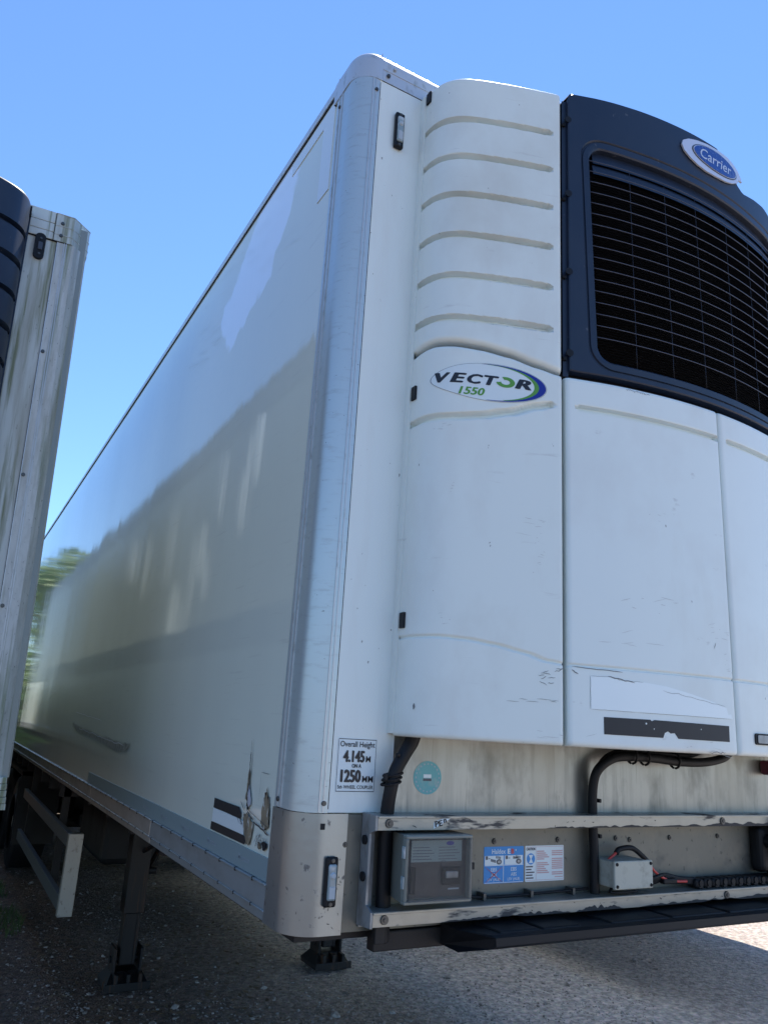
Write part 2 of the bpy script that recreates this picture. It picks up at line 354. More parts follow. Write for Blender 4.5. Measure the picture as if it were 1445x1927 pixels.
def build_unit(root, covmat, doormat, framemat, detailed=True, zs=0.):
    Z = lambda v: v+zs
    sA = s_of_x(.678); sx = s_of_x
    upb = interp([(s_of_x(x), z+zs) for x, z in ((.2685, 3.012), (.29, 3.024), (.337, 3.022), (.417, 3.017), (.503, 3.002), (.592, 2.977), (.664, 2.959), (.678, 2.956))])
    lot = interp([(s_of_x(x), z+zs) for x, z in ((.2685, 2.994), (.29, 3.006), (.337, 3.004), (.417, 2.997), (.503, 2.983), (.592, 2.960), (.664, 2.945), (.678, 2.944))])
    gl = interp([(s_of_x(x), z+zs) for x, z in ((.269, 2.752), (.293, 2.755), (.344, 2.757), (.422, 2.768), (.506, 2.789), (.593, 2.822), (.64, 2.834))])
    cl = interp([(s_of_x(x), z+zs) for x, z in ((.269, 2.063), (.33, 2.065), (.401, 2.062), (.477, 2.052), (.564, 2.035), (.629, 2.016), (.69, 2.010))])
    gu = grooves_upper()
    for g in gu: g['z'] = (lambda s, q=g['z'](0)+zs: q)
    dzf = .003 if detailed else .006
    gl_ = [dict(s0=.03, s1=s_of_x(.64), z=gl, hw=.0120, d=.024, e=.0045), dict(s0=.02, s1=sA+.1, z=cl, hw=.0055, d=.007, e=.004)]
    for mir in (False, True):
        cu = shell('upper_side_cover', .012, sA, upb, lambda s: 4.078+zs, covmat, root, gu, r=.016, thick=.04, dz=dzf, mirror=mir)
        clo = shell('lower_side_cover', .012, sA, lambda s: 1.778+zs, lot, covmat, root, gl_, r=.012, thick=.04, dz=dzf, mirror=mir)
        def mx(x): return 2.6-x if mir else x
        # flange against the wall
        a, b = sorted((mx(.262), mx(.27)))
        box('cover_flange', a, b, -.030, .0, 1.785+zs, 4.07+zs, covmat, root)
        # top closing sheet of the cover
        vs = [upos(SL-s if mir else s, 4.074+zs, .012) for s in [.012+(sA-.012)*k/30 for k in range(31)]]
        vs += [Vector((v.x, 0, 4.074+zs)) for v in vs]
        mesh('cover_top', vs, [(k, k+1, k+32, k+31) for k in range(30)], covmat, root)
        vs2 = [Vector((v.x, v.y, 1.782+zs)) for v in vs]
        mesh('cover_bottom', vs2, [(k, k+1, k+32, k+31) for k in range(30)], covmat, root)
        bm = bmesh.new()
        for z in (4.045, 2.86, 2.115):
            xx = mx(.2665); bx(bm, xx-.004, xx+.004, -.062, -.036, z+zs-.024, z+zs+.024, .002)
        fin('cover_latch', bm, M['rubber'], root)
    # doors
    dg = lambda a, b: [dict(s0=sx(a), s1=sx(b), z=lambda s: 2.838+zs, hw=.0115, d=.022, e=.0028)]
    crs = [dict(s0=0, s1=SL, z=lambda s: 2.010+zs, hw=.0055, d=.006, e=.004)]
    shell('access_door', sx(.690), sx(1.303), lambda s: 1.778+zs, lambda s: 2.944+zs, doormat, root, dg(.738, 1.288)+crs, r=.014, thick=.035, dz=dzf)
    shell('access_door', sx(1.309), sx(1.910), lambda s: 1.778+zs, lambda s: 2.944+zs, doormat, root, dg(1.352, 1.862)+crs, r=.014, thick=.035, dz=dzf)
    # dark core behind the panels
    ss = [.05+(SL-.1)*k/80 for k in range(81)]
    vs = [upos(s, 1.80+zs, .045) for s in ss]+[upos(s, 4.03+zs, .045) for s in ss]
    n = 81
    fs = [(k, k+1, k+1+n, k+n) for k in range(n-1)]
    c0 = len(vs); vs += [(vs[0].x, .0, 1.80+zs), (vs[n-1].x, 0, 1.80+zs)]
    fs.append(tuple(range(n-1, -1, -1))+(c0, c0+1))
    core = mesh('unit_core', vs, fs, M['deep'], root)
    # grille frame: outer ring -> inner ring strips on the curve
    zl, N = 2.966, 260
    top = [(.703, 4.072), (.712, 4.088), (.80, 4.094), (1.0, 4.103), (1.409, 4.112), (1.445, 4.088), (1.49, 4.05), (1.533, 4.003), (1.574, 3.982), (1.667, 4.002), (1.758, 4.013), (1.83, 4.0), (1.885, 3.96), (1.897, 3.93)]
    if not detailed: top = [(.703, 4.072), (.712, 4.088), (.80, 4.094), (1.0, 4.103), (1.6, 4.103), (1.8, 4.094), (1.888, 4.088), (1.897, 4.07)]
    outer = [(.703, zl)]+top+[(1.897, zl)]
    def ring(L, R_, b, t, r, lean):
        pts = rrect(L, R_, b, t, r, 10)
        return [(x+(lean*(3.87-z)/.85 if x < 1.3 else -lean*(3.87-z)/.85), z) for x, z in pts]
    def resample(pts, n, start):
        pts = pts+[pts[0]]; c = [0]
        for p, q in zip(pts, pts[1:]): c.append(c[-1]+math.hypot(q[0]-p[0], q[1]-p[1]))
        T = c[-1]; k0 = min(range(len(pts)-1), key=lambda i: math.hypot(pts[i][0]-start[0], pts[i][1]-start[1])); o = []
        for k in range(n):
            d = (c[k0]+T*k/n) % T; i = min(bisect.bisect_right(c, d)-1, len(pts)-2); t = (d-c[i])/max(c[i+1]-c[i], 1e-9)
            o.append((pts[i][0]+(pts[i+1][0]-pts[i][0])*t, pts[i][1]+(pts[i+1][1]-pts[i][1])*t))
        return o
    def byangle(pts, n):
        o = []; cx, cz = 1.3, 3.47; P = pts+[pts[0]]
        for k in range(n):
            # directions spread evenly over a rectangle's border so corners keep their detail
            t = k/n*4; sd_ = int(t); f = t-sd_
            g = [(-1, -1+2*f), (-1+2*f, 1), (1, 1-2*f), (1-2*f, -1)][sd_]
            dx, dz_ = g[0]*.53, g[1]*.46
            best = None
            for p, q in zip(P, P[1:]):
                ex, ez = q[0]-p[0], q[1]-p[1]; det = dx*(-ez)+ex*dz_
                if abs(det) < 1e-12: continue
                ax, az = p[0]-cx, p[1]-cz
                tt = (ax*(-ez)+ex*az)/det; u_ = (dx*az-dz_*ax)/det
                if tt > 0 and -1e-6 <= u_ <= 1.000001: best = tt if best is None else max(best, tt)
            best = best or 1
            o.append((cx+dx*best, cz+dz_*best))
        return o
    rg = [(byangle(outer, N), .035), (byangle(outer, N), .004), ([(x+(1.3-x)*.006, z+(3.5-z)*.006) for x, z in byangle(outer, N)], .0)]
    oL = ring(.751, 1.849, 2.988, 3.905, .085, .022)
    o1 = byangle(oL, N)
    def shr(pts, d): return [(x+(d if x < 1.3 else -d)*min(1, abs(x-1.3)*3), z+(d if z < 3.47 else -d)*min(1, abs(z-3.47)*3)) for x, z in pts]
    mid = [((a[0]+b[0])/2, (a[1]+b[1])/2) for a, b in zip(rg[2][0], o1)]
    rg += [(mid, 0), (shr(o1, -.004), .0), (o1, .006), (shr(o1, .003), .006), (shr(o1, .005), .001)]
    i1 = byangle(ring(.781, 1.819, 3.020, 3.868, .055, .022), N)
    rg += [(shr(i1, -.006), .0), (shr(i1, -.001), .004), (i1, .012), (i1, .042)]
    vs, fs = [], []
    for pts, dep in rg:
        for x, z in pts: vs.append(upos(s_of_x(x), z+zs, dep))
    for a in range(len(rg)-1):
        for k in range(N):
            k2 = (k+1) % N; fs.append((a*N+k, a*N+k2, (a+1)*N+k2, (a+1)*N+k))
    fr = mesh('grille_frame', vs, [f[::-1] for f in fs], framemat, root, False)
    for p in fr.data.polygons: p.use_smooth = True
    fr.data.set_sharp_from_angle(angle=R(35))
    # frame's roof sheet back to the wall
    tp = [(x, z) for x, z in top]
    vs = []
    for x, z in tp:
        a = upos(s_of_x(x), z+zs, .004); vs += [a, Vector((a.x, -.02, z+zs-.01))]
    mesh('frame_top', vs, [(2*k, 2*k+2, 2*k+3, 2*k+1) for k in range(len(tp)-1)], framemat, root)
    # recessed edge strips with screws
    for mir in (False, True):
        ls = [sx(.6855), sx(.704)]; vs = []
        for s in ls:
            s = SL-s if mir else s
            vs += [upos(s, 2.95+zs, .016), upos(s, 4.06+zs, .016)]
        mesh('frame_edge', vs, [(0, 2, 3, 1)], framemat, root)
        bm = bmesh.new()
        for z in (3.951, 3.634, 3.32, 3.012):
            s = sx(.691); s = SL-s if mir else s
            p, nn = cat(s); c = Vector((p.x, p.y, z+zs))-nn*.016
            screw(bm, c, nn, .008, .008)
            p2, n2 = cat(SL-sx(.703) if mir else sx(.703)); c2 = Vector((p2.x, p2.y, z+zs+.018))+n2*.0002
            cyl(bm, c2-n2*.004, c2+n2*.0008, .013, .013, 14)
        fin('frame_screw', bm, M['rubber'], root)
    # fins behind, wires in front
    xs = [.775+1.05*k/40 for k in range(41)]
    vs = [upos(s_of_x(x), 3.0+zs, .036) for x in xs]+[upos(s_of_x(x), 3.9+zs, .036) for x in xs]
    fins = mesh('condenser', vs, [(k, k+1, k+42, k+41) for k in range(40)], M['fins'], root)
    if detailed:
        bm = bmesh.new()
        for k in range(74):
            z = 3.025+k*.0100
            rng = [.78+1.04*q/24 for q in range(25)]
            A = [bm.verts.new(upos(s_of_x(x), z+zs, .020)) for x in rng]; B = [bm.verts.new(upos(s_of_x(x), z+.006+zs, .034)) for x in rng]
            for q in range(24): bm.faces.new((A[q], A[q+1], B[q+1], B[q]))
        fin('louvre_blade', bm, M['blade'], fins)
    vs = []
    for x in xs: vs += [upos(s_of_x(x), 3.768+zs, .012), upos(s_of_x(x), 3.812+zs, .020), upos(s_of_x(x), 3.815+zs, .014), upos(s_of_x(x), 3.885+zs, .026)]
    mesh('grille_band', vs, [f for k in range(1, 40) for f in ((4*k, 4*k+4, 4*k+5, 4*k+1), (4*k+2, 4*k+6, 4*k+7, 4*k+3))], framemat, root)
    grl = None
    for k in range(17):
        z = 3.813-.0441*k
        lean = .022*(3.87-z)/.85
        pts = [upos(s_of_x(.779+lean+(1.042-2*lean)*q/40), z+zs, .004) for q in range(41)]
        bm = bmesh.new(); tube(bm, pts, .0018, 6, 1); fin('grille_wire', bm, M['wire'], root, True)
    for x in (.945, 1.10, 1.255, 1.435, 1.59, 1.72):
        bm = bmesh.new(); tube(bm, [upos(s_of_x(x+(.008 if x < 1.3 else -.008)*(3.8-z)), z+zs, .006) for z in (3.815, 3.6, 3.4, 3.2, 3.022)], .0007, 6, 3)
        fin('grille_wire', bm, M['wire_thin'], root, True)

# ---------------------------------------------------------------- shared running gear
def landing_leg(root, x, y, zf=0.):
    bm = bmesh.new()
    bx(bm, x-.070, x+.070, y-.07, y+.07, .45, 1.24, .008)
    leg = fin('landing_leg', bm, M['leg'], root)
    bm = bmesh.new(); bx(bm, x-.055, x+.055, y-.055, y+.055, zf+.13, .5, .006)
    for s in (-1, 1): bx(bm, x+s*.040-.007, x+s*.040+.007, y-.061, y-.0535, zf+.14, .449)
    fin('inner_tube', bm, M['leg'], leg)
    bm = bmesh.new()
    v = [(-.14, -.13, 0), (.14, -.13, 0), (.14, .13, 0), (-.14, .13, 0), (-.14, -.15, .03), (.14, -.15, .03), (.14, .15, .03), (-.14, .15, .03), (-.10, -.07, .10), (.10, -.07, .10), (.10, .07, .10), (-.10, .07, .10)]
    vv = [bm.verts.new((x+a, y+b, zf+c)) for a, b, c in v]
    for f in ((3, 2, 1, 0), (0, 1, 5, 4), (1, 2, 6, 5), (2, 3, 7, 6), (3, 0, 4, 7), (4, 5, 9, 8), (5, 6, 10, 9), (6, 7, 11, 10), (7, 4, 8, 11), (8, 9, 10, 11)): bm.faces.new([vv[k] for k in f])
    for s in (-1, 1): bx(bm, x+s*.088-.010, x+s*.088+.010, y-.085, y+.085, zf+.05, zf+.24, .008)
    cyl(bm, (x-.11, y, zf+.16), (x+.11, y, zf+.16), .022)
    for k in (-1, 0, 1): bx(bm, x+k*.08-.012, x+k*.08+.012, y-.158, y-.08, zf+.028, zf+.10, .004)
    bx(bm, x-.15, x+.15, y-.162, y-.146, zf+.0, zf+.05, .004)
    fin('foot', bm, M['leg'], leg)
    return leg
def wheel(root, x, y, inner):
    w_ = .385; r = .50
    bm = bmesh.new(); prof = [(0, .29), (.02, .29), (.02, .46), (.05, .495), (w_-.05, .495), (w_-.02, .46), (w_-.02, .29), (w_, .29)]
    n = 36; rings = []
    for dx, rr in prof:
        rings.append([bm.verts.new((x+dx, y+math.cos(2*math.pi*k/n)*rr, .5+math.sin(2*math.pi*k/n)*rr)) for k in range(n)])
    for A, B in zip(rings, rings[1:]):
        for k in range(n): bm.faces.new((A[k], A[(k+1) % n], B[(k+1) % n], B[k]))
    t = fin('wheel', bm, M['rubber'], root, True)
    t.name = 'wheel'
    bm = bmesh.new(); cyl(bm, (x+.09, y, .5), (x+w_-.09, y, .5), .29, .29, 30)
    for k in range(10):
        a = 2*math.pi*k/10
        for xx, d in ((x+.09, -.03), (x+w_-.09, .03)):
            cyl(bm, (xx, y+.14*math.cos(a), .5+.14*math.sin(a)), (xx+d, y+.14*math.cos(a), .5+.14*math.sin(a)), .016)
    cyl(bm, (x+.03, y, .5), (x+w_-.03, y, .5), .08)
    fin('rim', bm, M['guard'], t)
def chassis(root, zb, L=13.6, legs=True, zf2=0.):
    bm = bmesh.new()
    for x in (.78, 1.70):
        bx(bm, x, x+.13, 4.4, L-.3, zb-.13, zb-.115); bx(bm, x, x+.13, 4.4, L-.3, zb-.42, zb-.405); bx(bm, x+.058, x+.070, 4.4, L-.3, zb-.406, zb-.114); bx(bm, x, x+.13, .5, 4.6, zb-.09, zb-.03)
    y = 1.4
    while y < L-.3:
        bx(bm, .02, 2.58, y, y+.06, zb-(.11 if y > 4 else .03), zb-.004); y += .62
    fin('chassis', bm, M['under'], root)
    if legs:
        landing_leg(root, .535, 3.94); landing_leg(root, 2.065, 3.94, zf2)
        bm = bmesh.new(); cyl(bm, (.6, 3.94, .95), (2.0, 3.94, .95), .03); cyl(bm, (.565, 3.94, .62), (1.0, 4.8, .95), .018); cyl(bm, (.545, 3.90, .84), (.72, 3.1, 1.20), .014); cyl(bm, (2.04, 3.94, .62), (1.6, 4.8, .95), .018)
        cyl(bm, (.50, 3.94, .72), (.66, 3.88, .72), .022)
        fin('leg_brace', bm, M['leg'], root)
    for yy in (8.3, 9.61, 10.92):
        for xx in (.06, 2.155): wheel(root, xx, yy, 0)
        bm = bmesh.new(); cyl(bm, (.4, yy, .5), (2.2, yy, .5), .075); bx(bm, .75, .95, yy-.45, yy+.1, .48, .62, .02); bx(bm, 1.65, 1.85, yy-.45, yy+.1, .48, .62, .02)
        cyl(bm, (.83, yy+.25, .5), (.83, yy+.25, .85), .13); cyl(bm, (1.77, yy+.25, .5), (1.77, yy+.25, .85), .13)
        fin('axle', bm, M['under'], root)
    bm = bmesh.new()
    for x0 in (.04, 2.14): bx(bm, x0, x0+.42, 7.6, 7.62, .35, 1.1); bx(bm, x0, x0+.42, 11.6, 11.62, .3, 1.1); bx(bm, x0, x0+.42, 7.6, 11.62, 1.05, 1.09)
    fin('mudguard', bm, M['under'], root)
    bm = bmesh.new(); bx(bm, .2, 2.4, L-.25, L-.13, .42, .56, .01); bx(bm, .7, .8, L-.5, L-.2, .5, zb-.02); bx(bm, 1.8, 1.9, L-.5, L-.2, .5, zb-.02)
    fin('rear_bumper', bm, M['under'], root)

# ================================================================ the near trailer (world coordinates)
T = thing('refrigerated_trailer', 'near white refrigerated trailer with oval green and blue badge and black condenser grille', 'trailer')
L = 13.6; ZB, ZS, ZT = 1.258, 1.563, 4.15
YA, XA = .172, .085
# side panel, gently wavy sheet of metal
def side_disp(y, z):
    return (noise.noise(Vector((y*1.3, z*.35, 3.1)))*.0012+noise.noise(Vector((y*3.1, z*.7, 8.1)))*.0004)*min(1, (y-YA)*2)
vs, fs = [], []; ny, nz = 340, 60
for i in range(ny+1):
    y = YA+(L-YA)*((i/ny)**1.7)
    for j in range(nz+1):
        z = 1.354+(4.116-1.354)*j/nz; vs.append((.004+side_disp(y, z), y, z))
for i in range(ny):
    for j in range(nz):
        a = i*(nz+1)+j; fs.append((a, a+1, a+nz+2, a+nz+1))
mesh('side_panel', vs, fs, M['side'], T, True)
# other walls
bm = bmesh.new(); bx(bm, .03, 2.59, .02, L, 1.26, 4.11); fin('box_body', bm, M['white'], T)
bm = bmesh.new(); bx(bm, XA+.0008, 2.515, -.001, .025, ZS+.001, 4.071); fin('front_panel', bm, M['white'], T)
bm = bmesh.new(); bx(bm, .287, 2.32, -.003, -.0008, ZS-.002, 1.86); fin('stainless_sheet', bm, M['steel'], T)
bm = bmesh.new(); bx(bm, .148, 2.45, -.0015, .03, ZB+.001, ZS-.004); fin('lower_bulkhead', bm, M['lower'], T)
box('panel_edge_strip', .2855, .2865, -.0045, -.001, ZS, 1.86, M['trim'], T)
# curved corner posts
def corner(name, z0, z1, m, r, fx, fy, proud=0., mirror=False, top_round=0.):
    """plan outline: side flange -> arc -> front flange"""
    o = [(-proud, fy), (-proud, (fy+r)/2), (-proud, r)]
    for k in range(1, 12):
        t = R(90*k/12); o.append((r-(r+proud)*math.cos(t), r-(r+proud)*math.sin(t)))
    o += [(r, -proud), ((r+fx)/2, -proud), (fx, -proud)]
    inner = [(x+.012 if k < 9 else x, y if k < 3 else y+.012) for k, (x, y) in enumerate(o)]
    zz = [(z0, 0.)]+[(z1-top_round, 0.)]
    if top_round:
        zz += [(z1-top_round+top_round*math.sin(R(a)), top_round*(1-math.cos(R(a)))) for a in (20, 40, 60, 75, 90)]
    vs = []
    for z, ins in zz:
        for k, (x, y) in enumerate(o):
            nx = 1 if k < 3 else (0 if k >= len(o)-3 else math.cos(R(90*(k-2)/12))); ny_ = 0 if k < 3 else (1 if k >= len(o)-3 else math.sin(R(90*(k-2)/12)))
            X = x+nx*ins; vs.append((2.6-X if mirror else X, y+ny_*ins, z))
    n = len(o); fs = []
    for a in range(len(zz)-1):
        for k in range(n-1): fs.append((a*n+k, a*n+k+1, (a+1)*n+k+1, (a+1)*n+k))
    # end returns
    b = len(vs)
    for z, ins in zz:
        for (x, y) in ((o[0][0]+.012, o[0][1]), (o[-1][0], o[-1][1]+.012)): vs.append((2.6-x if mirror else x, y, z))
    for a in range(len(zz)-1):
        fs.append((a*n, (a+1)*n, b+2*(a+1), b+2*a)); fs.append((a*n+n-1, b+2*a+1, b+2*a+3, (a+1)*n+n-1))
    c = len(vs); lst = list(range((len(zz)-1)*n, len(zz)*n)); vs.append((2.6-.12 if mirror else .12, .12, zz[-1][0]))
    for k in range(n-1): fs.append((lst[k], lst[k+1], c))
    c2 = len(vs); vs.append((2.6-.06 if mirror else .06, .06, z0)); 
    for k in range(n-1): fs.append((k+1, k, c2))
    ob = mesh(name, vs, fs, m, None, True); bm = bmesh.new(); bm.from_mesh(ob.data); bmesh.ops.recalc_face_normals(bm, faces=bm.faces); bm.to_mesh(ob.data); bm.free()
    ob.data.set_sharp_from_angle(angle=R(40)); return ob
for mir in (False, True):
    p1 = corner('corner_post', ZS, 4.069, M['post'], .075, XA, YA, .003, mir); p1.parent = T
    p2 = corner('corner_plate', ZB-.004, ZS-.002, M['plate'], .085, .150, YA+.004, .005, mir); p2.parent = T
    p3 = corner('corner_cap', 4.0695, 4.205, M['trim'], .082, .092, .20, .006, mir, top_round=.055); p3.parent = T
    X = lambda x: 2.6-x if mir else x
    # raised ribs of the profile
    bm = bmesh.new()
    for yy in (.125, .150): 
        a, b = sorted((X(-.006), X(.004))); bx(bm, a, b, yy-.003, yy+.003, ZS+.002, 4.067)
    for xx in (.070, .058):
        a, b = sorted((X(xx-.0015), X(xx+.0015))); bx(bm, a, b, -.0045, .003, ZS+.002, 4.067)
    fin('post_rib', bm, M['trim'], p1)
    bm = bmesh.new()
    a, b = sorted((X(XA+.0002), X(XA+.0028))); bx(bm, a, b, -.0022, .003, ZS+.01, 4.06)
    fin('sealant_joint', bm, M['deep'], T)
    bm = bmesh.new()
    for z in (4.02, 1.588): screw(bm, (X(.072), -.003, z), (0, -1, 0), .0075, .005)
    screw(bm, (X(-.003), .145, 4.02), (-1 if not mir else 1, 0, 0), .0075, .005); screw(bm, (X(-.003), .145, 1.585), (-1 if not mir else 1, 0, 0), .0075, .005)
    screw(bm, (X(.115), -.006, 4.10), (0, -1, 0), .008, .005)
    fin('post_screw', bm, M['bolt'], p1)
# front top trim, side cant rail, roof
bm = bmesh.new()
bx(bm, .0935, 2.5065, -.004, .06, 4.072, 4.120); pf = [(-.0055, 4.1205), (-.0055, 4.150)]+[(-.0055+.055*(1-math.cos(R(a))), 4.150+.055*math.sin(R(a))) for a in (15, 30, 45, 60, 75, 90)]+[(.08, 4.205), (.08, 4.1205)]
A = [bm.verts.new((.0925, y, z)) for y, z in pf]; B = [bm.verts.new((2.5075, y, z)) for y, z in pf]; bm.faces.new(A); bm.faces.new(B[::-1])
for k in range(len(pf)): bm.faces.new((A[k], B[k], B[(k+1) % len(pf)], A[(k+1) % len(pf)]))
for k in range(8): screw(bm, (.14+.31*k, -.008, 4.14), (0, -1, 0), .007, .005)
fin('front_top_trim', bm, M['trim'], T)
box('trim_joint', .0935, 2.5065, -.0025, .02, 4.0705, 4.073, M['deep'], T)  # dark strip along the lower edge of the trim
for x0, sg in ((0, 1), (2.6, -1)):
    bm = bmesh.new()
    def q(a, b): return sorted((x0+sg*a, x0+sg*b))
    bx(bm, *q(-.004, .03), .2005, L, 4.121, 4.152, .003); bx(bm, *q(.002, .05), .2005, L, 4.152, 4.176, .006); bx(bm, *q(.012, .07), .2005, L, 4.172, 4.192, .008)
    fin('cant_rail', bm, M['trim'], T)
    bm = bmesh.new(); bx(bm, *q(-.001, .01), .2005, L, 4.113, 4.1215)
    fin('rail_seal', bm, M['deep'], T)
bm = bmesh.new(); bx(bm, .03, 2.57, .04, L-.01, 4.14, 4.185); fin('roof', bm, M['white'], T)
bm = bmesh.new(); bx(bm, 0.01, 2.59, L, L+.03, 1.2, 4.18); fin('rear_frame', bm, M['trim'], T)
# side kick rails
segs = [(YA+.004, 1.57, M['kick']), (1.574, 3.12, M['kick2']), (3.124, 4.75, M['kick2']), (4.754, 6.6, M['kick2']), (6.604, 8.6, M['kick2']), (8.604, L, M['kick2'])]
for mir in (False, True):
    for a, b, m in segs:
        bm = bmesh.new()
        def q(u0, u1): return sorted((2.6-u0, 2.6-u1)) if mir else (u0, u1)
        bx(bm, *q(-.004, .03), a, b, 1.284, 1.350, .003); bx(bm, *q(-.010, .02), a, b, 1.346, 1.3535, .003)
        bx(bm, *q(-.008, .02), a, b, 1.278, 1.285, .003); bx(bm, *q(.002, .03), a, b, 1.252, 1.279, .003)
        o = fin('kick_rail', bm, m, T)
        if mir or a > 4: continue
        bm = bmesh.new(); y = a+.10
        while y < b-.02:
            bx(bm, *q(-.0110, -.002), y, y+.004, 1.344, 1.3545); bx(bm, *q(-.0088, -.002), y, y+.0035, 1.277, 1.286); y += .155
        fin('rail_clip', bm, M['rubber'], o)
    x = 2.6 if mir else 0
# reflective tape strip and its print
sf = sidef(0.)
box('tape_strip', -.0012, .02, YA+.01, 3.3, 1.3545, 1.417, M['tape'], T)
for k, y in enumerate((.462, .79, 1.12, 1.45, 1.78)):
    text('tape_print', 'Montracon', y+.06, 1.378, .018, lambda u, v, off: (-.0012-off, 2*(y)-u+.03, v), .0006, M['tapetxt'], T, wid=.10, bold=.01)
# underbody
bm = bmesh.new(); bx(bm, .03, 2.57, .03, L-.02, 1.235, 1.262); bx(bm, .5, 2.1, .35, 2.2, 1.222, 1.24, .005); cyl(bm, (1.3, 1.6, 1.1), (1.3, 1.6, 1.2), .045)
fin('floor_pan', bm, M['under'], T)
chassis(T, 1.258)
# side guard
gd = bmesh.new()
bx(gd, .018, .112, 3.78, 3.84, .475, .985, .004); post = fin('side_guard', gd, M['guard'], T)
for z0, z1 in ((.895, .980), (.505, .598)):
    bm = bmesh.new(); bx(bm, .018, .045, 3.842, 6.92, z0, z1, .004); bx(bm, .016, .05, 3.842, 6.92, z1-.004, z1+.002, .001); fin('guard_rail', bm, M['guardr'], post)
bm = bmesh.new(); bx(bm, .05, .10, 6.6, 6.66, .5, 1.25); bx(bm, .05, .10, 4.5, 4.56, .5, 1.25); fin('guard_bracket', bm, M['under'], post)
bm = bmesh.new(); bx(bm, .10, .16, 8.9, 9.2, 1.05, 1.25, .01); fin('rusty_plate', bm, M['foam'], T)
bm = bmesh.new(); bx(bm, .5, 1.0, 5.1, 6.3, .55, 1.08, .05); bx(bm, 1.6, 2.3, 4.9, 6.7, .5, 1.05, .05); fin('air_tank', bm, M['under'], T)

# refrigeration unit
build_unit(T, M['cover'], M['door'], M['black'])

# marker lamps
def lamp(x, z0, z1, wd, low=False):
    h = bmesh.new(); bx(h, x-wd/2, x+wd/2, -.020, -.0012 if not low else -.006, z0, z1, .006, 3); hh = fin('marker_lamp', h, M['rubber'], T)
    b = bmesh.new(); m_ = (z1-z0)*.14
    bx(b, x-wd/2+.006, x+wd/2-.006, -.027, -.015, z0+m_, z1-m_, .005, 3); fin('lamp_lens', b, M['lens'], hh)
    b = bmesh.new(); bx(b, x-wd/2+.009, x+wd/2-.009, -.0285, -.026, z0+m_*1.3, z0+(z1-z0)*.42, .001); fin('lamp_reflector', b, M['reflector'], hh)
    b = bmesh.new(); cyl(b, (x, -.026, z0+(z1-z0)*.64), (x, -.031, z0+(z1-z0)*.64), wd*.27, wd*.17, 16); fin('lamp_bulb_dome', b, M['reflector'], hh)
    b = bmesh.new()
    for z in (z0+m_*.5, z1-m_*.5): screw(b, (x, -.020, z), (0, -1, 0), .006, .003)
    fin('lamp_screw', b, M['bolt'], hh)
lamp(.170, 3.806, 3.955, .036)
lamp(.105, 1.326, 1.452, .036, True)

# height notice
ff = front(-.0012)
pl = poly('height_notice', rect(.1035, .2305, 1.6175, 1.7655), ff, .0003, M['stick'], T)
bm = bmesh.new()
for a in (rect(.1055, .2285, 1.7615, 1.7635), rect(.1055, .2285, 1.6195, 1.6215), rect(.1055, .107, 1.6215, 1.7615), rect(.227, .2285, 1.6215, 1.7615)):
    bm.faces.new([bm.verts.new((x, -.0023, z)) for x, z in a])
fin('notice_border', bm, M['ink'], pl)
for body, z, h, wd, xc, bd in (('Overall Height', 1.7365, .0205, .112, .167, .014), ('4.145', 1.7000, .031, .070, .157, .045), ('M', 1.7005, .017, .0155, .2035, .012), ('ON A', 1.6845, .0105, .030, .167, .03),
                              ('1250', 1.6455, .033, .066, .150, .045), ('MM', 1.6455, .0175, .035, .205, .012), ('5th WHEEL COUPLER', 1.6275, .0095, .114, .167, .014)):
    text('notice_lettering', body, xc, z, h, ff, .0022, M['ink'], pl, wid=wd, bold=bd, align='CENTER')
# round sticker
f3 = front(-.0030)
rs = poly('round_sticker', ell(.4085, 1.6625, .0495, .0475, 48), f3, .0003, M['teal'], T)
poly('sticker_card', rect(.394, .421, 1.662, 1.672), f3, .0012, M['stick'], rs, .0003)
poly('sticker_card', rect(.393, .422, 1.653, 1.660), f3, .0012, M['greyink'], rs, .0003)
bm = bmesh.new()
for k in range(20):
    a = 2*math.pi*k/20; c = (.4085+.041*math.cos(a), 1.6625+.0395*math.sin(a))
    bm.faces.new([bm.verts.new((c[0]+dx*math.cos(a)-dz*math.sin(a), -.0043, c[1]+dx*math.sin(a)+dz*math.cos(a))) for dx, dz in ((-.002, -.0028), (.002, -.0028), (.002, .0028), (-.002, .0028))])
fin('sticker_ring_print', bm, M['tapetxt'], rs)

# oval badge on the lower cover
bc = (.4555, 2.8835)
ov = poly('oval_badge', ell(bc[0], bc[1], .170, .0655, 64), usurf, .0008, M['stick'], T, .0008, sub=.012)
def crescent(cx0, a0, b0, cx1, a1, b1, t0, t1, n=40):
    o = ell(bc[0]+cx0, bc[1], a0, b0, n, 0, t0, t1); i = ell(bc[0]+cx1, bc[1], a1, b1, n, 0, t0, t1)
    return o, i
def strip(name, o, i, m, par, off):
    vs = [usurf(x, z, off) for x, z in o]+[usurf(x, z, off) for x, z in i]; n = len(o)
    mesh(name, vs, [(k, k+1, n+k+1, n+k) for k in range(n-1)], m, par)
o_, i_ = crescent(.0, .167, .0630, -.0115, .1555, .0612, -95, 100); strip('badge_swoosh', o_, i_, M['blue'], ov, .0020)
o_, i_ = crescent(-.0115, .1555, .0612, -.0175, .1465, .0603, -72, 92); strip('badge_swoosh', o_, i_, M['green'], ov, .0021)
rim_o = ell(bc[0], bc[1], .1695, .0652, 90)+[ell(bc[0], bc[1], .1695, .0652, 90)[0]]; rim_i = ell(bc[0], bc[1], .1685, .0644, 90)+[ell(bc[0], bc[1], .1685, .0644, 90)[0]]
strip('badge_rim', rim_o, rim_i, M['greyink'], ov, .0019)
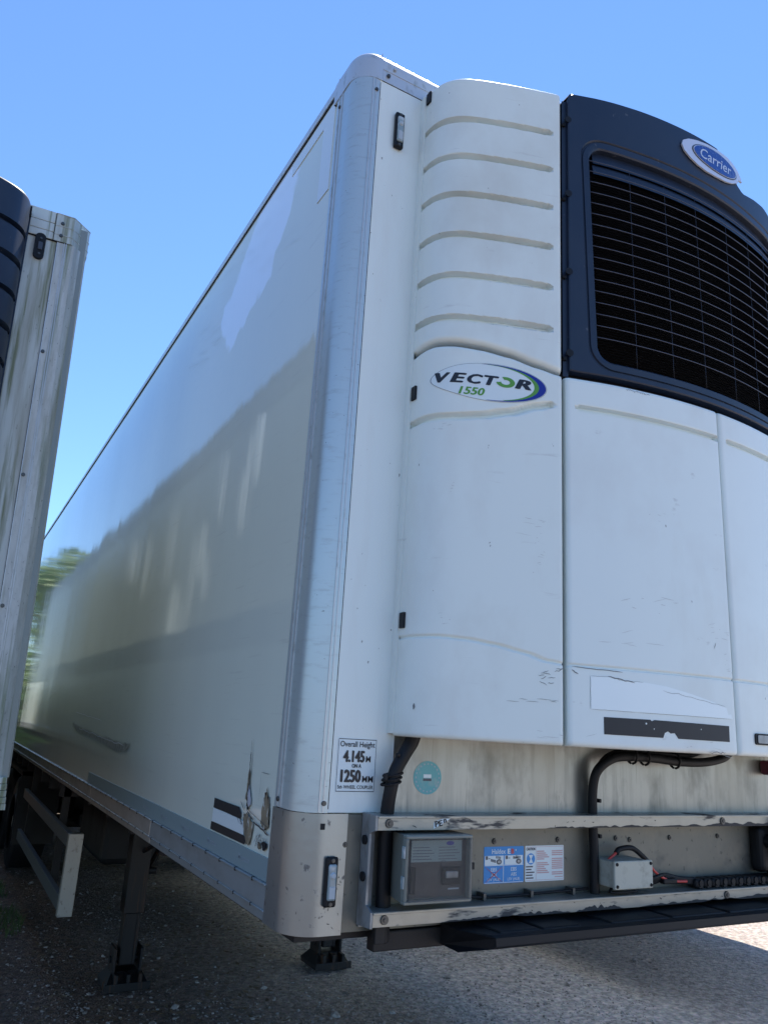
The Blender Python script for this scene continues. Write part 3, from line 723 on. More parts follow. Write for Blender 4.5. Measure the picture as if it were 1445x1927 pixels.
for ch, x, wd, m in (('V', .2935, .036, 'ink'), ('E', .3275, .047, 'ink'), ('C', .3755, .048, 'ink'), ('T', .4255, .047, 'ink'), ('R', .5210, .054, 'ink')):
    text('badge_lettering', ch, x, 2.873, .033, usurf, .0024, M[m], ov, wid=wd, shear=.25, bold=.034)
oc = (.4925, 2.8895)
def cring(a0, a1, t0, t1, n=30): return [(oc[0]+a0*math.cos(R(t0+(t1-t0)*k/(n-1)))*1.0, oc[1]+a1*math.sin(R(t0+(t1-t0)*k/(n-1)))) for k in range(n)]
strip('badge_lettering', cring(.0295, .0185, -172, 112), cring(.014, .0085, -180, 108), M['green'], ov, .0025)
text('badge_lettering', '1550', .3515, 2.834, .026, usurf, .0024, M['green'], ov, wid=.078, shear=.25, bold=.02)

# silver and blue badge on the grille frame
def fsurf(u, v, off): return usurf(u, v, off+.001)
lg = poly('oval_badge', [(1.188, 4.022), (1.195, 4.043), (1.225, 4.062), (1.27, 4.075), (1.33, 4.085), (1.40, 4.090), (1.46, 4.088), (1.50, 4.076), (1.53, 4.058), (1.548, 4.036), (1.556, 4.018), (1.532, 4.017), (1.522, 3.998), (1.48, 3.975), (1.436, 3.962), (1.37, 3.955), (1.317, 3.953), (1.27, 3.961), (1.23, 3.977), (1.20, 3.998)], fsurf, .002, M['silver'], T, .006, sub=.02)
poly('badge_face', ell(1.377, 4.024, .137, .050, 48), fsurf, .0085, M['greyink'], lg, .0006, sub=.02)
poly('badge_face', ell(1.377, 4.024, .131, .0465, 48), fsurf, .0098, M['silver'], lg, .0006, sub=.02)
poly('badge_face', ell(1.377, 4.024, .127, .0445, 48), fsurf, .0110, M['navy'], lg, .0006, sub=.02)
text('badge_lettering', 'Carrier', 1.377, 4.001, .046, fsurf, .0124, M['silver'], lg, wid=.19, shear=.2, bold=.006, align='CENTER')

# vinyl remains on the door
poly('vinyl_patch', [(.757, 1.887), (.757, 1.982), (.83, 1.984), (.85, 1.976), (.93, 1.976), (1.01, 1.970), (1.10, 1.955), (1.2, 1.935), (1.255, 1.92), (1.262, 1.900), (1.275, 1.902), (1.28, 1.888)], usurf, .0006, M['patch'], T, .0006, sub=.04)
scuff_later = [(.757, 1.887), (.757, 1.982), (.83, 1.984), (.85, 1.976), (.93, 1.976)], [(.757, 1.887), (.9, 1.886), (1.275, 1.888)]
rt = poly('vinyl_strip', [(.797, 1.818), (.797, 1.867), (.95, 1.868), (.955, 1.864), (.965, 1.868), (1.10, 1.867), (1.262, 1.866), (1.261, 1.818), (1.05, 1.818), (1.037, 1.834), (1.022, 1.832), (1.012, 1.838), (1.000, 1.832), (.994, 1.818)], usurf, .0006, M['blktape'], T, .0006, sub=.04)
bm = bmesh.new()
for x, z, r_ in ((.935, 1.856, .003), (.962, 1.842, .0018), (1.14, 1.85, .0018)):
    bm.faces.new([bm.verts.new(usurf(x+r_*math.cos(a*.9), z+r_*math.sin(a*.9), .0016)) for a in range(7)])
fin('vinyl_hole', bm, M['door'], rt)
# scuffs and cracks: thin dark marks
def scuff(name, segs, fn, m, off=.0009, parent=T):
    bm = bmesh.new()
    for pts, wd in segs:
        n = len(pts)
        for k in range(n-1):
            (a, b), (c, d) = pts[k], pts[k+1]; l_ = math.hypot(c-a, d-b) or 1e-6; nx, nz_ = -(d-b)/l_*wd/2, (c-a)/l_*wd/2
            t0 = .3 if k == 0 else 1; t1 = .3 if k == n-2 else 1
            bm.faces.new([bm.verts.new(fn(a+nx*t0, b+nz_*t0, off)), bm.verts.new(fn(c+nx*t1, d+nz_*t1, off)), bm.verts.new(fn(c-nx*t1, d-nz_*t1, off)), bm.verts.new(fn(a-nx*t0, b-nz_*t0, off))])
    return fin(name, bm, m, parent)
def jag(p, q, n, a, rnd):
    o = []
    for k in range(n+1):
        t = k/n; o.append((p[0]+(q[0]-p[0])*t+rnd.uniform(-a, a)*(0 < k < n), p[1]+(q[1]-p[1])*t+rnd.uniform(-a, a)*(0 < k < n)))
    return o
rn = random.Random(3)
M['scuff'] = mat('scuff_mark', (.55, .58, .56), .6); M['crack'] = mat('crack_line', (.05, .05, .05), .7)
sg = []
for k in range(9): z = 1.985+rn.uniform(-.05, .02); x = rn.uniform(.60, .655); sg.append((jag((x, z), (x+rn.uniform(.01, .03), z+rn.uniform(-.012, .012)), 4, .002, rn), .0016))
for k in range(6): z = 1.90+rn.uniform(-.006, .008); x = rn.uniform(.50, .65); sg.append((jag((x, z), (x+rn.uniform(.01, .05), z), 3, .001, rn), .0011))
sg += [(jag((.70, 2.006), (.86, 2.000), 10, .001, rn), .0022), (jag((.81, 1.984), (.90, 1.972), 8, .002, rn), .003), (jag((.70, 1.996), (.72, 1.985), 4, .001, rn), .003), (jag((1.0, 1.957), (1.25, 1.925), 14, .003, rn), .001)]
for k in range(14): x = .90+k*.0065; sg.append((jag((x, 2.932+rn.uniform(-.003, .003)), (x+.006, 2.93+rn.uniform(-.005, .003)), 2, .002, rn), .002))
sg += [(jag((1.215, 2.102), (1.223, 2.122), 3, .001, rn), .002), (jag((.283, 1.855), (.2835, 1.872), 3, .001, rn), .003), (jag((1.17, 1.783), (1.24, 1.785), 10, .003, rn), .002)]
M['mark'] = mat('grey_mark', (.17, .18, .18), .6)
sg += [(jag(a_, b_, 10, .0006, rn), .0008) for q_ in scuff_later for a_, b_ in zip(q_, q_[1:])]
scuff('scuff_mark', sg, usurf, M['mark'], .0016)
sg = []
for cx, cz, wx, n in ((.60, 2.36, .012, 7), (.58, 2.42, .07, 14), (.34, 2.52, .012, 8), (.34, 2.115, .014, 10), (.62, 2.33, .03, 12), (.95, 2.22, .07, 16), (1.22, 2.16, .05, 16), (1.0, 2.50, .03, 8), (1.27, 2.05, .03, 12), (.9, 2.09, .1, 10), (.31, 2.72, .02, 10), (1.15, 1.80, .09, 14), (.66, 1.80, .1, 10)):
    for k in range(n//2):
        x = cx+rn.gauss(0, wx*.6); z = cz+rn.gauss(0, .014); a = rn.uniform(-.2, .35)
        l_ = rn.uniform(.004, wx*.7); sg.append((jag((max(.285, x), z), (max(.285, x)+l_, z+l_*a), 3, .001, rn), rn.uniform(.0008, .002)))
scuff('rub_mark', sg, usurf, M['scuff'], .0007)
# right door handle recess
rh = poly('door_handle', rrect(1.385, 1.47, 1.815, 1.850, .008), usurf, .0008, M['rubber'], T, .004, sub=.03)
poly('handle_insert', rrect(1.395, 1.46, 1.820, 1.845, .005), usurf, .0055, M['bracket'], rh, .002, sub=.03)

# side damage by the front corner
poly('tape_mark', [(.735, 1.495), (.733, 1.527), (.60, 1.5255), (.475, 1.5255), (.452, 1.511), (.452, 1.492), (.6, 1.495)], sf, .0005, M['blktape'], T)
poly('tape_mark', [(.745, 1.4235), (.742, 1.449), (.55, 1.449), (.405, 1.4485), (.385, 1.440), (.395, 1.4245)], sf, .0005, M['blktape'], T)
poly('tape_mark', [(.738, 1.4505), (.736, 1.494), (.6, 1.4935), (.452, 1.491), (.42, 1.488), (.41, 1.45)], sf, .0004, M['stick'], T)
def rough(px, amp, n=6, seed=1):
    rd = random.Random(seed+len(px)); o = []
    for (a, b), (c, d) in zip(px, px[1:]+px[:1]):
        for k in range(n): t = k/n; o.append((a+(c-a)*t+rd.uniform(-amp, amp)*(.5+(k > 0)), b+(d-b)*t+rd.uniform(-amp, amp)*(.5+(k > 0))))
    return o
def side_patch(name, px, m, off): return poly(name, rough(px, .0022 if 'scrape' not in name else .006), sf, off, m, T)
side_patch('exposed_board', [(.43, 1.508), (.395, 1.517), (.362, 1.502), (.333, 1.492), (.338, 1.458), (.350, 1.432), (.378, 1.427), (.392, 1.448), (.415, 1.470)], M['foam'], .0009)
side_patch('exposed_board', [(.272, 1.500), (.273, 1.545), (.262, 1.562), (.258, 1.592), (.251, 1.568), (.243, 1.606), (.236, 1.572), (.224, 1.580), (.212, 1.545), (.209, 1.496), (.240, 1.488)], M['foam'], .0009)
side_patch('exposed_board', [(.425, 1.555), (.420, 1.60), (.413, 1.645), (.402, 1.64), (.402, 1.58), (.408, 1.552)], M['foam'], .0007)
side_patch('exposed_board', [(.275, 1.432), (.278, 1.447), (.262, 1.450), (.255, 1.434)], M['foam'], .0009)
side_patch('torn_metal', [(.398, 1.598), (.388, 1.585), (.372, 1.558), (.366, 1.545), (.385, 1.535), (.398, 1.548), (.402, 1.57)], M['silver'], .0022)
side_patch('torn_hole', [(.405, 1.60), (.396, 1.59), (.400, 1.565), (.398, 1.546), (.386, 1.534), (.395, 1.524), (.405, 1.540), (.411, 1.57)], M['deep'], .0015)
side_patch('torn_hole', [(.235, 1.432), (.252, 1.450), (.225, 1.458), (.206, 1.452), (.212, 1.438)], M['deep'], .0009)
sg = [(jag((.400, 1.60), (.408, 1.70), 14, .003, rn), .006), (jag((.408, 1.70), (.411, 1.735), 5, .002, rn), .002), (jag((.395, 1.525), (.33, 1.500), 6, .002, rn), .004), (jag((.33, 1.50), (.20, 1.478), 10, .002, rn), .0045),
      (jag((.39, 1.528), (.205, 1.497), 8, .001, rn), .0015), (jag((.30, 1.645), (.23, 1.645), 4, .001, rn), .0015), (jag((.30, 1.645), (.30, 1.56), 4, .001, rn), .001), (jag((.42, 1.52), (.46, 1.545), 4, .001, rn), .003)]
for k in range(34):
    y = rn.uniform(.205, .30); z = rn.uniform(1.445, 1.477); sg.append((jag((y, z), (y+rn.uniform(-.012, .012), z-rn.uniform(.004, .02)), 4, .003, rn), rn.uniform(.001, .0022)))
for k in range(12):
    y = rn.uniform(.40, .50); z = rn.uniform(1.485, 1.515); sg.append((jag((y, z), (y-.02, z-rn.uniform(.004, .02)), 4, .003, rn), rn.uniform(.001, .002)))
scuff('side_crack', sg, sf, M['crack'], .0026)
# long scrape further back
M['scrape'] = mat('scraped_patch', (.34, .35, .32), .45, layers=[((.16, .16, .15), (20, 20, 20), .5, .6, .8, 4, None)])
ptsu = [(4.3, 1.70), (3.9, 1.665), (3.5, 1.66), (3.1, 1.635), (2.8, 1.65), (2.45, 1.63), (2.2, 1.64)]; ptsl = [(2.3, 1.60), (2.5, 1.59), (2.9, 1.605), (3.3, 1.62), (3.7, 1.635), (4.1, 1.65)]
side_patch('scrape', ptsu+ptsl, M['scrape'], .0042)
scuff('scrape_edge', [(jag((3.95, 1.665), (2.35, 1.622), 24, .006, rn), .006), (jag((4.2, 1.77), (3.1, 1.735), 10, .004, rn), .003)], sf, M['silver'], .0052)
# repair patch high on the side
M['satin'] = mat('satin_label_ghost', (.72, .79, .80), .2)
sg = []
for k in range(40):
    y = rn.uniform(.4, 1.9); z = rn.uniform(3.6, 4.06); l_ = rn.uniform(.04, .3); sg.append((jag((y, z), (y+l_, z+l_*rn.uniform(.05, .3)), 5, .003, rn), rn.uniform(.0006, .0016)))
scuff('side_scratch', [s_ for s_ in sg if max(p[1] for p in s_[0]) < 4.1], sf, M['scuff'], .0032)
# ghost of a removed label near the post top
bm = bmesh.new()
for y0, y1, z0, z1 in ((.20, .30, 3.70, 4.10), (.30, .62, 4.04, 4.10)): bx(bm, .0012, .01, y0, y1, z0, z1)
fin('label_ghost', bm, M['satin'], T)

# ---- mounting rails on the lower bulkhead
bk = bmesh.new()
prof = [(-.082, 1.283), (-.082, 1.322), (-.050, 1.335), (-.050, 1.515), (-.082, 1.527), (-.082, 1.5655), (-.004, 1.5655), (-.004, 1.278)]
A = [bk.verts.new((.196, y, z)) for y, z in prof]; B = [bk.verts.new((.203, y, z)) for y, z in prof]
bk.faces.new(A); bk.faces.new(B[::-1])
for k in range(8): bk.faces.new((A[k], A[(k+1) % 8], B[(k+1) % 8], B[k]))
bx(bk, .2, .236, -.010, -.0045, 1.272, 1.566)
br = fin('rail_bracket', bk, M['bracket'], T)
bm = bmesh.new()
for z in (1.497, 1.403): cyl(bm, (.1955, -.030, z), (.190, -.030, z), .0125, .0125, 16)
h_ = fin('bracket_hole', bm, M['rubber'], br)
for zt, zl_, nm in ((1.565, 1.5275, 'upper_rail'), (1.3225, 1.286, 'lower_rail')):
    bm = bmesh.new()
    bx(bm, .2032, 2.39, -.083, -.079, zl_, zt-.003); bx(bm, .2032, 2.39, -.083, -.004, zt-.003, zt); bx(bm, .2032, 2.39, -.0865, -.083, zt-.007, zt-.0005, .001)
    o = fin(nm, bm, M['rail'], T)
    bm = bmesh.new()
    for x in (.238, 1.62, 2.35):
        cyl(bm, (x, -.083, (zt+zl_)/2-.001), (x, -.0875, (zt+zl_)/2-.001), .0125, .0115, 18); cyl(bm, (x, -.087, (zt+zl_)/2-.001), (x, -.0905, (zt+zl_)/2-.001), .006, .005, 6)
    fin('rail_bolt', bm, M['bolt'], o)
    if nm == 'upper_rail': UR = o
    else: LR = o
rf = front(-.083)
pd_ = poly('torn_label', [(.384, 1.530), (.386, 1.549), (.41, 1.556), (.438, 1.563), (.452, 1.5635), (.44, 1.557), (.425, 1.549), (.405, 1.539)], rf, .0006, M['stick'], UR, .0004)
# torn lettering: the lower half of the last letters is gone with the label
text('label_lettering', 'PE', .3895, 1.5345, .0155, rf, .0013, M['ink'], UR, wid=.026, bold=.03, rot=.16)
text('label_lettering', 'n', .418, 1.5455, .010, rf, .0013, M['ink'], UR, wid=.011, bold=.03, rot=.2)
def blob(cx, cz, a, b, rnd, n=16): 
    return [(cx+a*math.cos(2*math.pi*k/n)*rnd.uniform(.7, 1.15), cz+b*math.sin(2*math.pi*k/n)*rnd.uniform(.7, 1.15)) for k in range(n)]
M['grime'] = mat('black_grime', (.03, .031, .034), .7)
def grime(name, x0, x1, z0, zmax, rnd, par, fnn, n=40):
    pts = [(x0, z0)]+[(x0+(x1-x0)*k/n, z0+.6*zmax*math.sin(math.pi*k/n)**.6*(.62+.38*noise.noise(Vector((x0*7+k*.33, z0, 3)))*1.6+rnd.uniform(-.06, .06))) for k in range(1, n)]+[(x1, z0)]
    return poly(name, pts, fnn, .0005, M['grime'], par, .0003)
grime('grime', .80, .98, 1.5277, .012, rn, UR, rf); grime('grime', .95, 1.30, 1.5277, .016, rn, UR, rf, 50); grime('grime', 1.28, 2.3, 1.5277, .026, rn, UR, rf, 70)
grime('grime', .42, .72, 1.2862, .015, rn, LR, rf, 50); grime('grime', .62, .9, 1.2862, .021, rn, LR, rf, 50); grime('grime', .92, 1.12, 1.2862, .033, rn, LR, rf); grime('grime', 1.2, 1.7, 1.2862, .019, rn, LR, rf, 50); grime('grime', 1.5, 2.38, 1.2862, .028, rn, LR, rf, 60)
sg = []
for k in range(30):
    x = rn.uniform(.25, 1.9); z0_ = rn.choice((1.531, 1.290)); z = z0_+rn.uniform(0, .026); sg.append((jag((x, z), (x+rn.uniform(-.01, .016), z+rn.uniform(-.006, .006)), 3, .002, rn), rn.uniform(.001, .003)))
scuff('rail_scuff', sg, rf, M['grime'], .001)
# lower bulkhead fixings
bm = bmesh.new()
for x, z in ((.663, 1.481), (.919, 1.482), (1.176, 1.483), (1.241, 1.477), (1.437, 1.481), (1.691, 1.483), (.146, 1.481)): cyl(bm, (x, -.0015, z), (x, -.007, z), .009, .007, 14); cyl(bm, (x, -.007, z), (x, -.010, z), .004, .003, 8)
fin('bulkhead_bolt', bm, M['bolt'], T)
box('square_hole', .067, .080, -.0056, -.003, 1.520, 1.536, M['deep'], T)
sg = []
for k in range(170):
    x = .03+abs(rn.gauss(0, .045)); z = rn.uniform(1.262, 1.47); 
    if x > .19 or (.083 < x < .127 and z > 1.322): continue
    sg.append((jag((max(.086, x) if x > .05 else .086, z), (max(.086, x)+rn.uniform(-.002, .010), z+rn.uniform(-.008, .008)), 3, .002, rn), rn.uniform(.0008, .0026)))
scuff('plate_scuff', [s_ for s_ in sg if all(.0862 <= p[0] <= .149 for p in s_[0])], front(-.005), M['crack'], .0006)

# ---- data logger box behind a smoky lid
bm = bmesh.new()
ob = [(.290, -.004, 1.350), (.50, -.004, 1.350), (.50, -.004, 1.515), (.290, -.004, 1.515), (.262, -.125, 1.352), (.478, -.125, 1.352), (.478, -.125, 1.521), (.262, -.125, 1.521)]
vv = [bm.verts.new(v) for v in ob]
for f in ((4, 5, 1, 0), (6, 7, 3, 2), (7, 4, 0, 3), (5, 6, 2, 1), (5, 4, 7, 6)): bm.faces.new([vv[k] for k in f])
lb = fin('logger_box', bm, M['boxgrey'], T)
box('box_tray', .274, .466, -.1285, -.1255, 1.362, 1.513, M['traydark'], lb)
fb = front(-.1287)
poly('instruction_card', rect(.285, .452, 1.452, 1.507), fb, .0006, M['paper'], lb, .0005)
bm = bmesh.new()
for c0 in (.289, .374):
    for k in range(5): 
        z = 1.488-k*.0075; w0 = .055+.015*((k*7) % 3)/2; bm.faces.new([bm.verts.new((c0+a, -.1303, z+b)) for a, b in ((0, 0), (w0, 0), (w0, .0016), (0, .0016))])
fin('card_print', bm, M['greyink'], lb)
poly('card_logo', ell(.412, 1.499, .013, .0055, 24), fb, .0016, M['blue'], lb, .0003)
text('card_lettering', 'DataCOLD', .293, 1.493, .009, fb, .0016, M['tape'], lb, wid=.05)
bm = bmesh.new(); bx(bm, .385, .448, -.136, -.1290, 1.393, 1.438, .004); bx(bm, .286, .300, -.131, -.129, 1.372, 1.44, .003)
pr = fin('logger_printer', bm, M['rubber'], lb)
bm = bmesh.new(); bx(bm, .395, .436, -.139, -.1362, 1.410, 1.428, .003); fin('printer_window', bm, M['bracket'], lb)
bm = bmesh.new(); bm.faces.new([bm.verts.new((a, -.1305, b)) for a, b in ((.408, 1.380), (.445, 1.380), (.445, 1.384), (.408, 1.384))]); fin('printer_label', bm, M['tapetxt'], lb)
bm = bmesh.new()
def frame_ring(bm, x0, x1, z0, z1, y0, y1, t):
    bx(bm, x0, x1, y0, y1, z1-t, z1, .0025); bx(bm, x0, x1, y0, y1, z0, z0+t, .0025); bx(bm, x0, x0+t, y0, y1, z0+t*.9, z1-t*.9, .0025); bx(bm, x1-t, x1, y0, y1, z0+t*.9, z1-t*.9, .0025)
frame_ring(bm, .258, .476, 1.350, 1.522, -.148, -.127, .009)
M['lidrim'] = mat('lid_rim_plastic', (.18, .205, .185), .22, spec=.7)
ld = fin('box_lid', bm, M['lidrim'], lb)
bm = bmesh.new(); bx(bm, .266, .468, -.161, -.158, 1.358, 1.514, .001); 
for a in ((.266, .269, 1.358, 1.514), (.465, .468, 1.358, 1.514), (.269, .465, 1.511, 1.514), (.269, .465, 1.358, 1.361)): bx(bm, a[0], a[1], -.158, -.146, a[2], a[3])
bx(bm, .362, .376, -.166, -.161, 1.447, 1.461, .003)
fin('lid_window', bm, M['clear'], lb)
bm = bmesh.new(); bx(bm, .253, .2575, -.146, -.133, 1.464, 1.495, .001); bx(bm, .253, .2575, -.146, -.133, 1.389, 1.420, .001); fin('box_hinge', bm, M['lens'], lb)
bm = bmesh.new(); bx(bm, .477, .490, -.140, -.134, 1.430, 1.448, .001); fin('lid_catch', bm, M['rubber'], lb)

# ---- brake notices
fl = front(-.0015)
def blue_notice(x0, x1, z0, z1):
    p = poly('brake_notice', rrect(x0, x1, z0, z1, .004), fl, .0006, M['sky_blue'], T, .0004)
    text('notice_lettering', 'Haldex', x0+.030, z1-.021, .014, fl, .0014, M['stick'], p, wid=.052, bold=.01)
    text('notice_lettering', 'E', x0+.090, z1-.021, .014, fl, .0014, M['stick'], p, wid=.011, bold=.04); text('notice_lettering', 'B', x0+.104, z1-.021, .014, fl, .0014, M['red'], p, wid=.012, bold=.04)
    text('notice_lettering', '+', x0+.119, z1-.014, .006, fl, .0014, M['stick'], p, wid=.006, bold=.02)
    for i, (txt, cr) in enumerate(((('EBS', 'ABS', 'LSV (ALB)'), True), (('EBS', 'ABS', 'LSV (ALB)'), False))):
        a = x0+.003+i*.0765; b = a+.070
        q_ = poly('notice_panel', rect(a, b, z0+.053, z1-.026), fl, .0012, M['stick'], p, .0003)
        bm = bmesh.new()
        def quad(u0, u1, v0, v1): bm.faces.new([bm.verts.new((u, -.0034, v)) for u, v in ((u0, v0), (u1, v0), (u1, v1), (u0, v1))])
        quad(a+.003, a+.011, z0+.068, z0+.078); quad(a+.013, a+.020, z0+.070, z0+.072)
        cxx = a+(.026 if cr else .036)
        for k in range(5): quad(cxx+k*.004-.004, cxx+k*.004-.001, z0+.0625-k*.001*(1 if cr else 0)+(0 if cr else .006), z0+.070+(0 if cr else .006)-k*.0008)
        for k in range(4): quad(a+.042+k*.005, a+.045+k*.005, z0+.071-k*.0008, z0+.078-k*.0008)
        f_ = bm.faces.new([bm.verts.new((u, -.0034, v)) for u, v in ell(a+.054, z0+.061, .0105, .0075, 20)])
        fin('notice_drawing', bm, M['greyink'], p)
        poly('notice_drawing', ell(a+.054, z0+.061, .006, .0042, 16), fl, .0022, M['bracket'], p, .0002)
        for k, t_ in enumerate(txt): text('notice_lettering', t_, a+.035, z0+.034-k*.0145, .0105, fl, .0014, M['stick'], p, wid=(.022, .022, .048)[k], bold=.005, align='CENTER')
        if cr: scuff('notice_cross', [([(a+.003, z0+.004), (a+.035, z0+.025), (a+.066, z0+.047)], .0022), ([(a+.003, z0+.047), (a+.035, z0+.025), (a+.066, z0+.004)], .0022)], fl, M['red'], .0030, p)
    bm = bmesh.new()
    for a, b, c_, d in ((x0+.0735, x0+.0755, z0+.003, z1-.026), (x0+.003, x1-.003, z0+.0015, z0+.003), (x0+.003, x1-.003, z0+.050, z0+.0525)): bm.faces.new([bm.verts.new((u, -.0029, v)) for u, v in ((a, c_), (b, c_), (b, d), (a, d))])
    fin('notice_border', bm, M['stick'], p)
blue_notice(.625, .779, 1.361, 1.4655)
cn = poly('caution_notice', rrect(.785, .944, 1.361, 1.4655, .003), fl, .0006, M['stick'], T, .0004)
text('notice_lettering', 'CAUTION', .789, 1.452, .008, fl, .0014, M['ink'], cn, wid=.036, bold=.03)
poly('notice_disc', ell(.8075, 1.427, .0165, .0165, 28), fl, .0012, M['sky_blue'], cn, .0003)
bm = bmesh.new()
for pts in ([(.800, 1.417), (.815, 1.417), (.8095, 1.427), (.815, 1.437), (.800, 1.437), (.8055, 1.427)], rect(.799, .816, 1.437, 1.439), rect(.799, .816, 1.415, 1.417)):
    bm.faces.new([bm.verts.new((u, -.0034, v)) for u, v in pts])
fin('notice_symbol', bm, M['stick'], cn)
bm = bmesh.new()
for k in range(5):
    z = 1.4025-k*.0082; w0 = (.028, .022, .034, .026, .030)[k]
    bm.faces.new([bm.verts.new((u, -.0029, v)) for u, v in rect(.788, .788+w0, z, z+.0038)])
fin('notice_print', bm, M['greyink'], cn)
bm = bmesh.new()
for k in range(13):
    z = 1.447-k*.0057
    for a, b in ((.832, .832+.03+.02*((k*5) % 4)/3), (.893, .938)):
        if (k*3+int(a*100)) % 7 == 0: continue
        bm.faces.new([bm.verts.new((u, -.0029, v)) for u, v in rect(a, b, z, z+.0034)])
for a in (rect(.789, .940, 1.4615, 1.4625), rect(.789, .940, 1.3645, 1.3655), rect(.828, .829, 1.3655, 1.4615), rect(.940, .941, 1.3645, 1.4625), rect(.905, .938, 1.371, 1.3735)): bm.faces.new([bm.verts.new((u, -.0030, v)) for u, v in a])
fin('notice_print', bm, M['pink'], cn)

# ---- junction box and cables
bm = bmesh.new(); bx(bm, 1.062, 1.225, -.10, -.004, 1.3495, 1.428, .004); bx(bm, 1.058, 1.229, -.112, -.099, 1.346, 1.431, .004)
jb = fin('junction_box', bm, M['jbox'], T)
bm = bmesh.new()
for x in (1.068, 1.219):
    for z in (1.356, 1.421): screw(bm, (x, -.112, z), (0, -1, 0), .0055, .003)
fin('box_screw', bm, M['rubber'], jb)
tubeobj('black_hose', [(.335, -.03, 1.84), (.322, -.045, 1.775), (.295, -.05, 1.73), (.268, -.05, 1.68), (.257, -.045, 1.62), (.256, -.035, 1.56), (.258, -.03, 1.45), (.262, -.03, 1.27), (.263, -.03, 1.235)], .019, M['rubber'], T, 12, 8, .9)
tubeobj('black_hose', [(.350, -.025, 1.84), (.345, -.03, 1.775), (.315, -.035, 1.73), (.285, -.035, 1.68), (.273, -.03, 1.62), (.272, -.022, 1.56), (.275, -.02, 1.45), (.278, -.02, 1.27), (.278, -.02, 1.235)], .014, M['rubber'], T, 12, 8, .9)
bm = bmesh.new()
for z, x in ((1.672, .266), (1.660, .263), (1.648, .261)): tube(bm, [(x+.028*math.cos(a)-.0, -.042+.026*math.sin(a), z+.006*math.cos(a)) for a in [R(20*k) for k in range(19)]], .0035, 6, 1)
bx(bm, .228, .240, -.062, -.05, 1.655, 1.675, .003); bx(bm, .262, .272, -.07, -.055, 1.722, 1.732, .003)
fin('cable_tie', bm, M['rubber'], T)
tubeobj('black_hose', [(1.72, -.06, 1.79), (1.66, -.07, 1.762), (1.55, -.08, 1.745), (1.42, -.08, 1.742), (1.30, -.075, 1.75), (1.20, -.07, 1.752), (1.12, -.06, 1.745), (1.06, -.05, 1.71), (1.042, -.04, 1.66), (1.04, -.035, 1.57), (1.045, -.035, 1.45), (1.045, -.035, 1.33), (1.06, -.03, 1.24)], .0155, M['rubber'], T, 12, 8)
tubeobj('black_hose', [(1.60, -.04, 1.79), (1.50, -.05, 1.765), (1.38, -.055, 1.765), (1.25, -.05, 1.77), (1.17, -.05, 1.768), (1.10, -.045, 1.745), (1.07, -.03, 1.70), (1.062, -.022, 1.65), (1.060, -.022, 1.57), (1.065, -.022, 1.33), (1.075, -.022, 1.24)], .011, M['rubber'], T, 10, 8)
bm = bmesh.new()
for x, z in ((1.25, 1.752), (1.19, 1.755), (1.40, 1.745)): tube(bm, [(x, -.072+.024*math.cos(a), z+.026*math.sin(a)) for a in [R(24*k) for k in range(16)]], .004, 6, 1)
for z in (1.60, 1.49): bx(bm, 1.058, 1.068, -.05, -.02, z, z+.012, .002)
fin('cable_tie', bm, M['rubber'], T)
tubeobj('power_cable', [(1.070, -.05, 1.40), (1.088, -.055, 1.425), (1.12, -.06, 1.448)], .0045, M['red'], T, 8, 8)
tubeobj('power_cable', [(1.118, -.06, 1.446), (1.135, -.06, 1.458), (1.19, -.06, 1.460), (1.235, -.062, 1.435), (1.262, -.065, 1.412)], .0085, M['rubber'], T, 10, 8)
tubeobj('power_cable', [(1.258, -.065, 1.415), (1.29, -.065, 1.385), (1.335, -.065, 1.362), (1.38, -.062, 1.352), (1.45, -.058, 1.348)], .0045, M['red'], T, 8, 8)
for k in range(4):
    tubeobj('black_cable', [(1.23, -.03-.012*k, 1.335+.006*k), (1.30, -.04-.01*k, 1.345+.009*k), (1.36, -.05, 1.358+.004*k), (1.43, -.05, 1.345+.004*k), (1.5, -.05, 1.340+.004*k)], .0065, M['rubber'], T, 8, 8)
bm = bmesh.new(); bx(bm, 1.325, 1.39, -.072, -.05, 1.345, 1.362, .004); fin('cable_connector', bm, M['rubber'], T)
for k in range(18):
    bm = bmesh.new(); x = 1.485+.042*k
    bx(bm, x, x+.043, -.070, -.020, 1.3255, 1.355, .010, 3); bx(bm, x+.012, x+.032, -.072, -.018, 1.3255, 1.334, .002)
    cyl(bm, (x+.021, -.070, 1.342), (x+.021, -.0745, 1.342), .011, .010, 16)
    fin('chain_link', bm, M['rubber'], T)
for k in range(3):
    tubeobj('black_cable', [(.303+.012*k, -.016, 1.52), (.300+.010*k, -.014, 1.44), (.302+.012*k, -.016, 1.345)], .0042, M['rubber'], T, 8, 6)
tubeobj('black_cable', [(.50, -.03, 1.36), (.56, -.03, 1.335), (.70, -.028, 1.330), (.86, -.03, 1.334), (1.02, -.03, 1.338)], .0045, M['rubber'], T, 8, 6)
for x in (.60, .78, .95):
    box('cable_clip', x, x+.010, -.038, -.002, 1.3228, 1.343, M['bolt'], T, .001)
bm = bmesh.new(); tube(bm, [(1.14, -.03, 1.345), (1.10, -.05, 1.335), (1.08, -.07, 1.332), (1.12, -.075, 1.330), (1.2, -.07, 1.331)], .004, 8, 6); fin('black_cable', bm, M['rubber'], T, True)
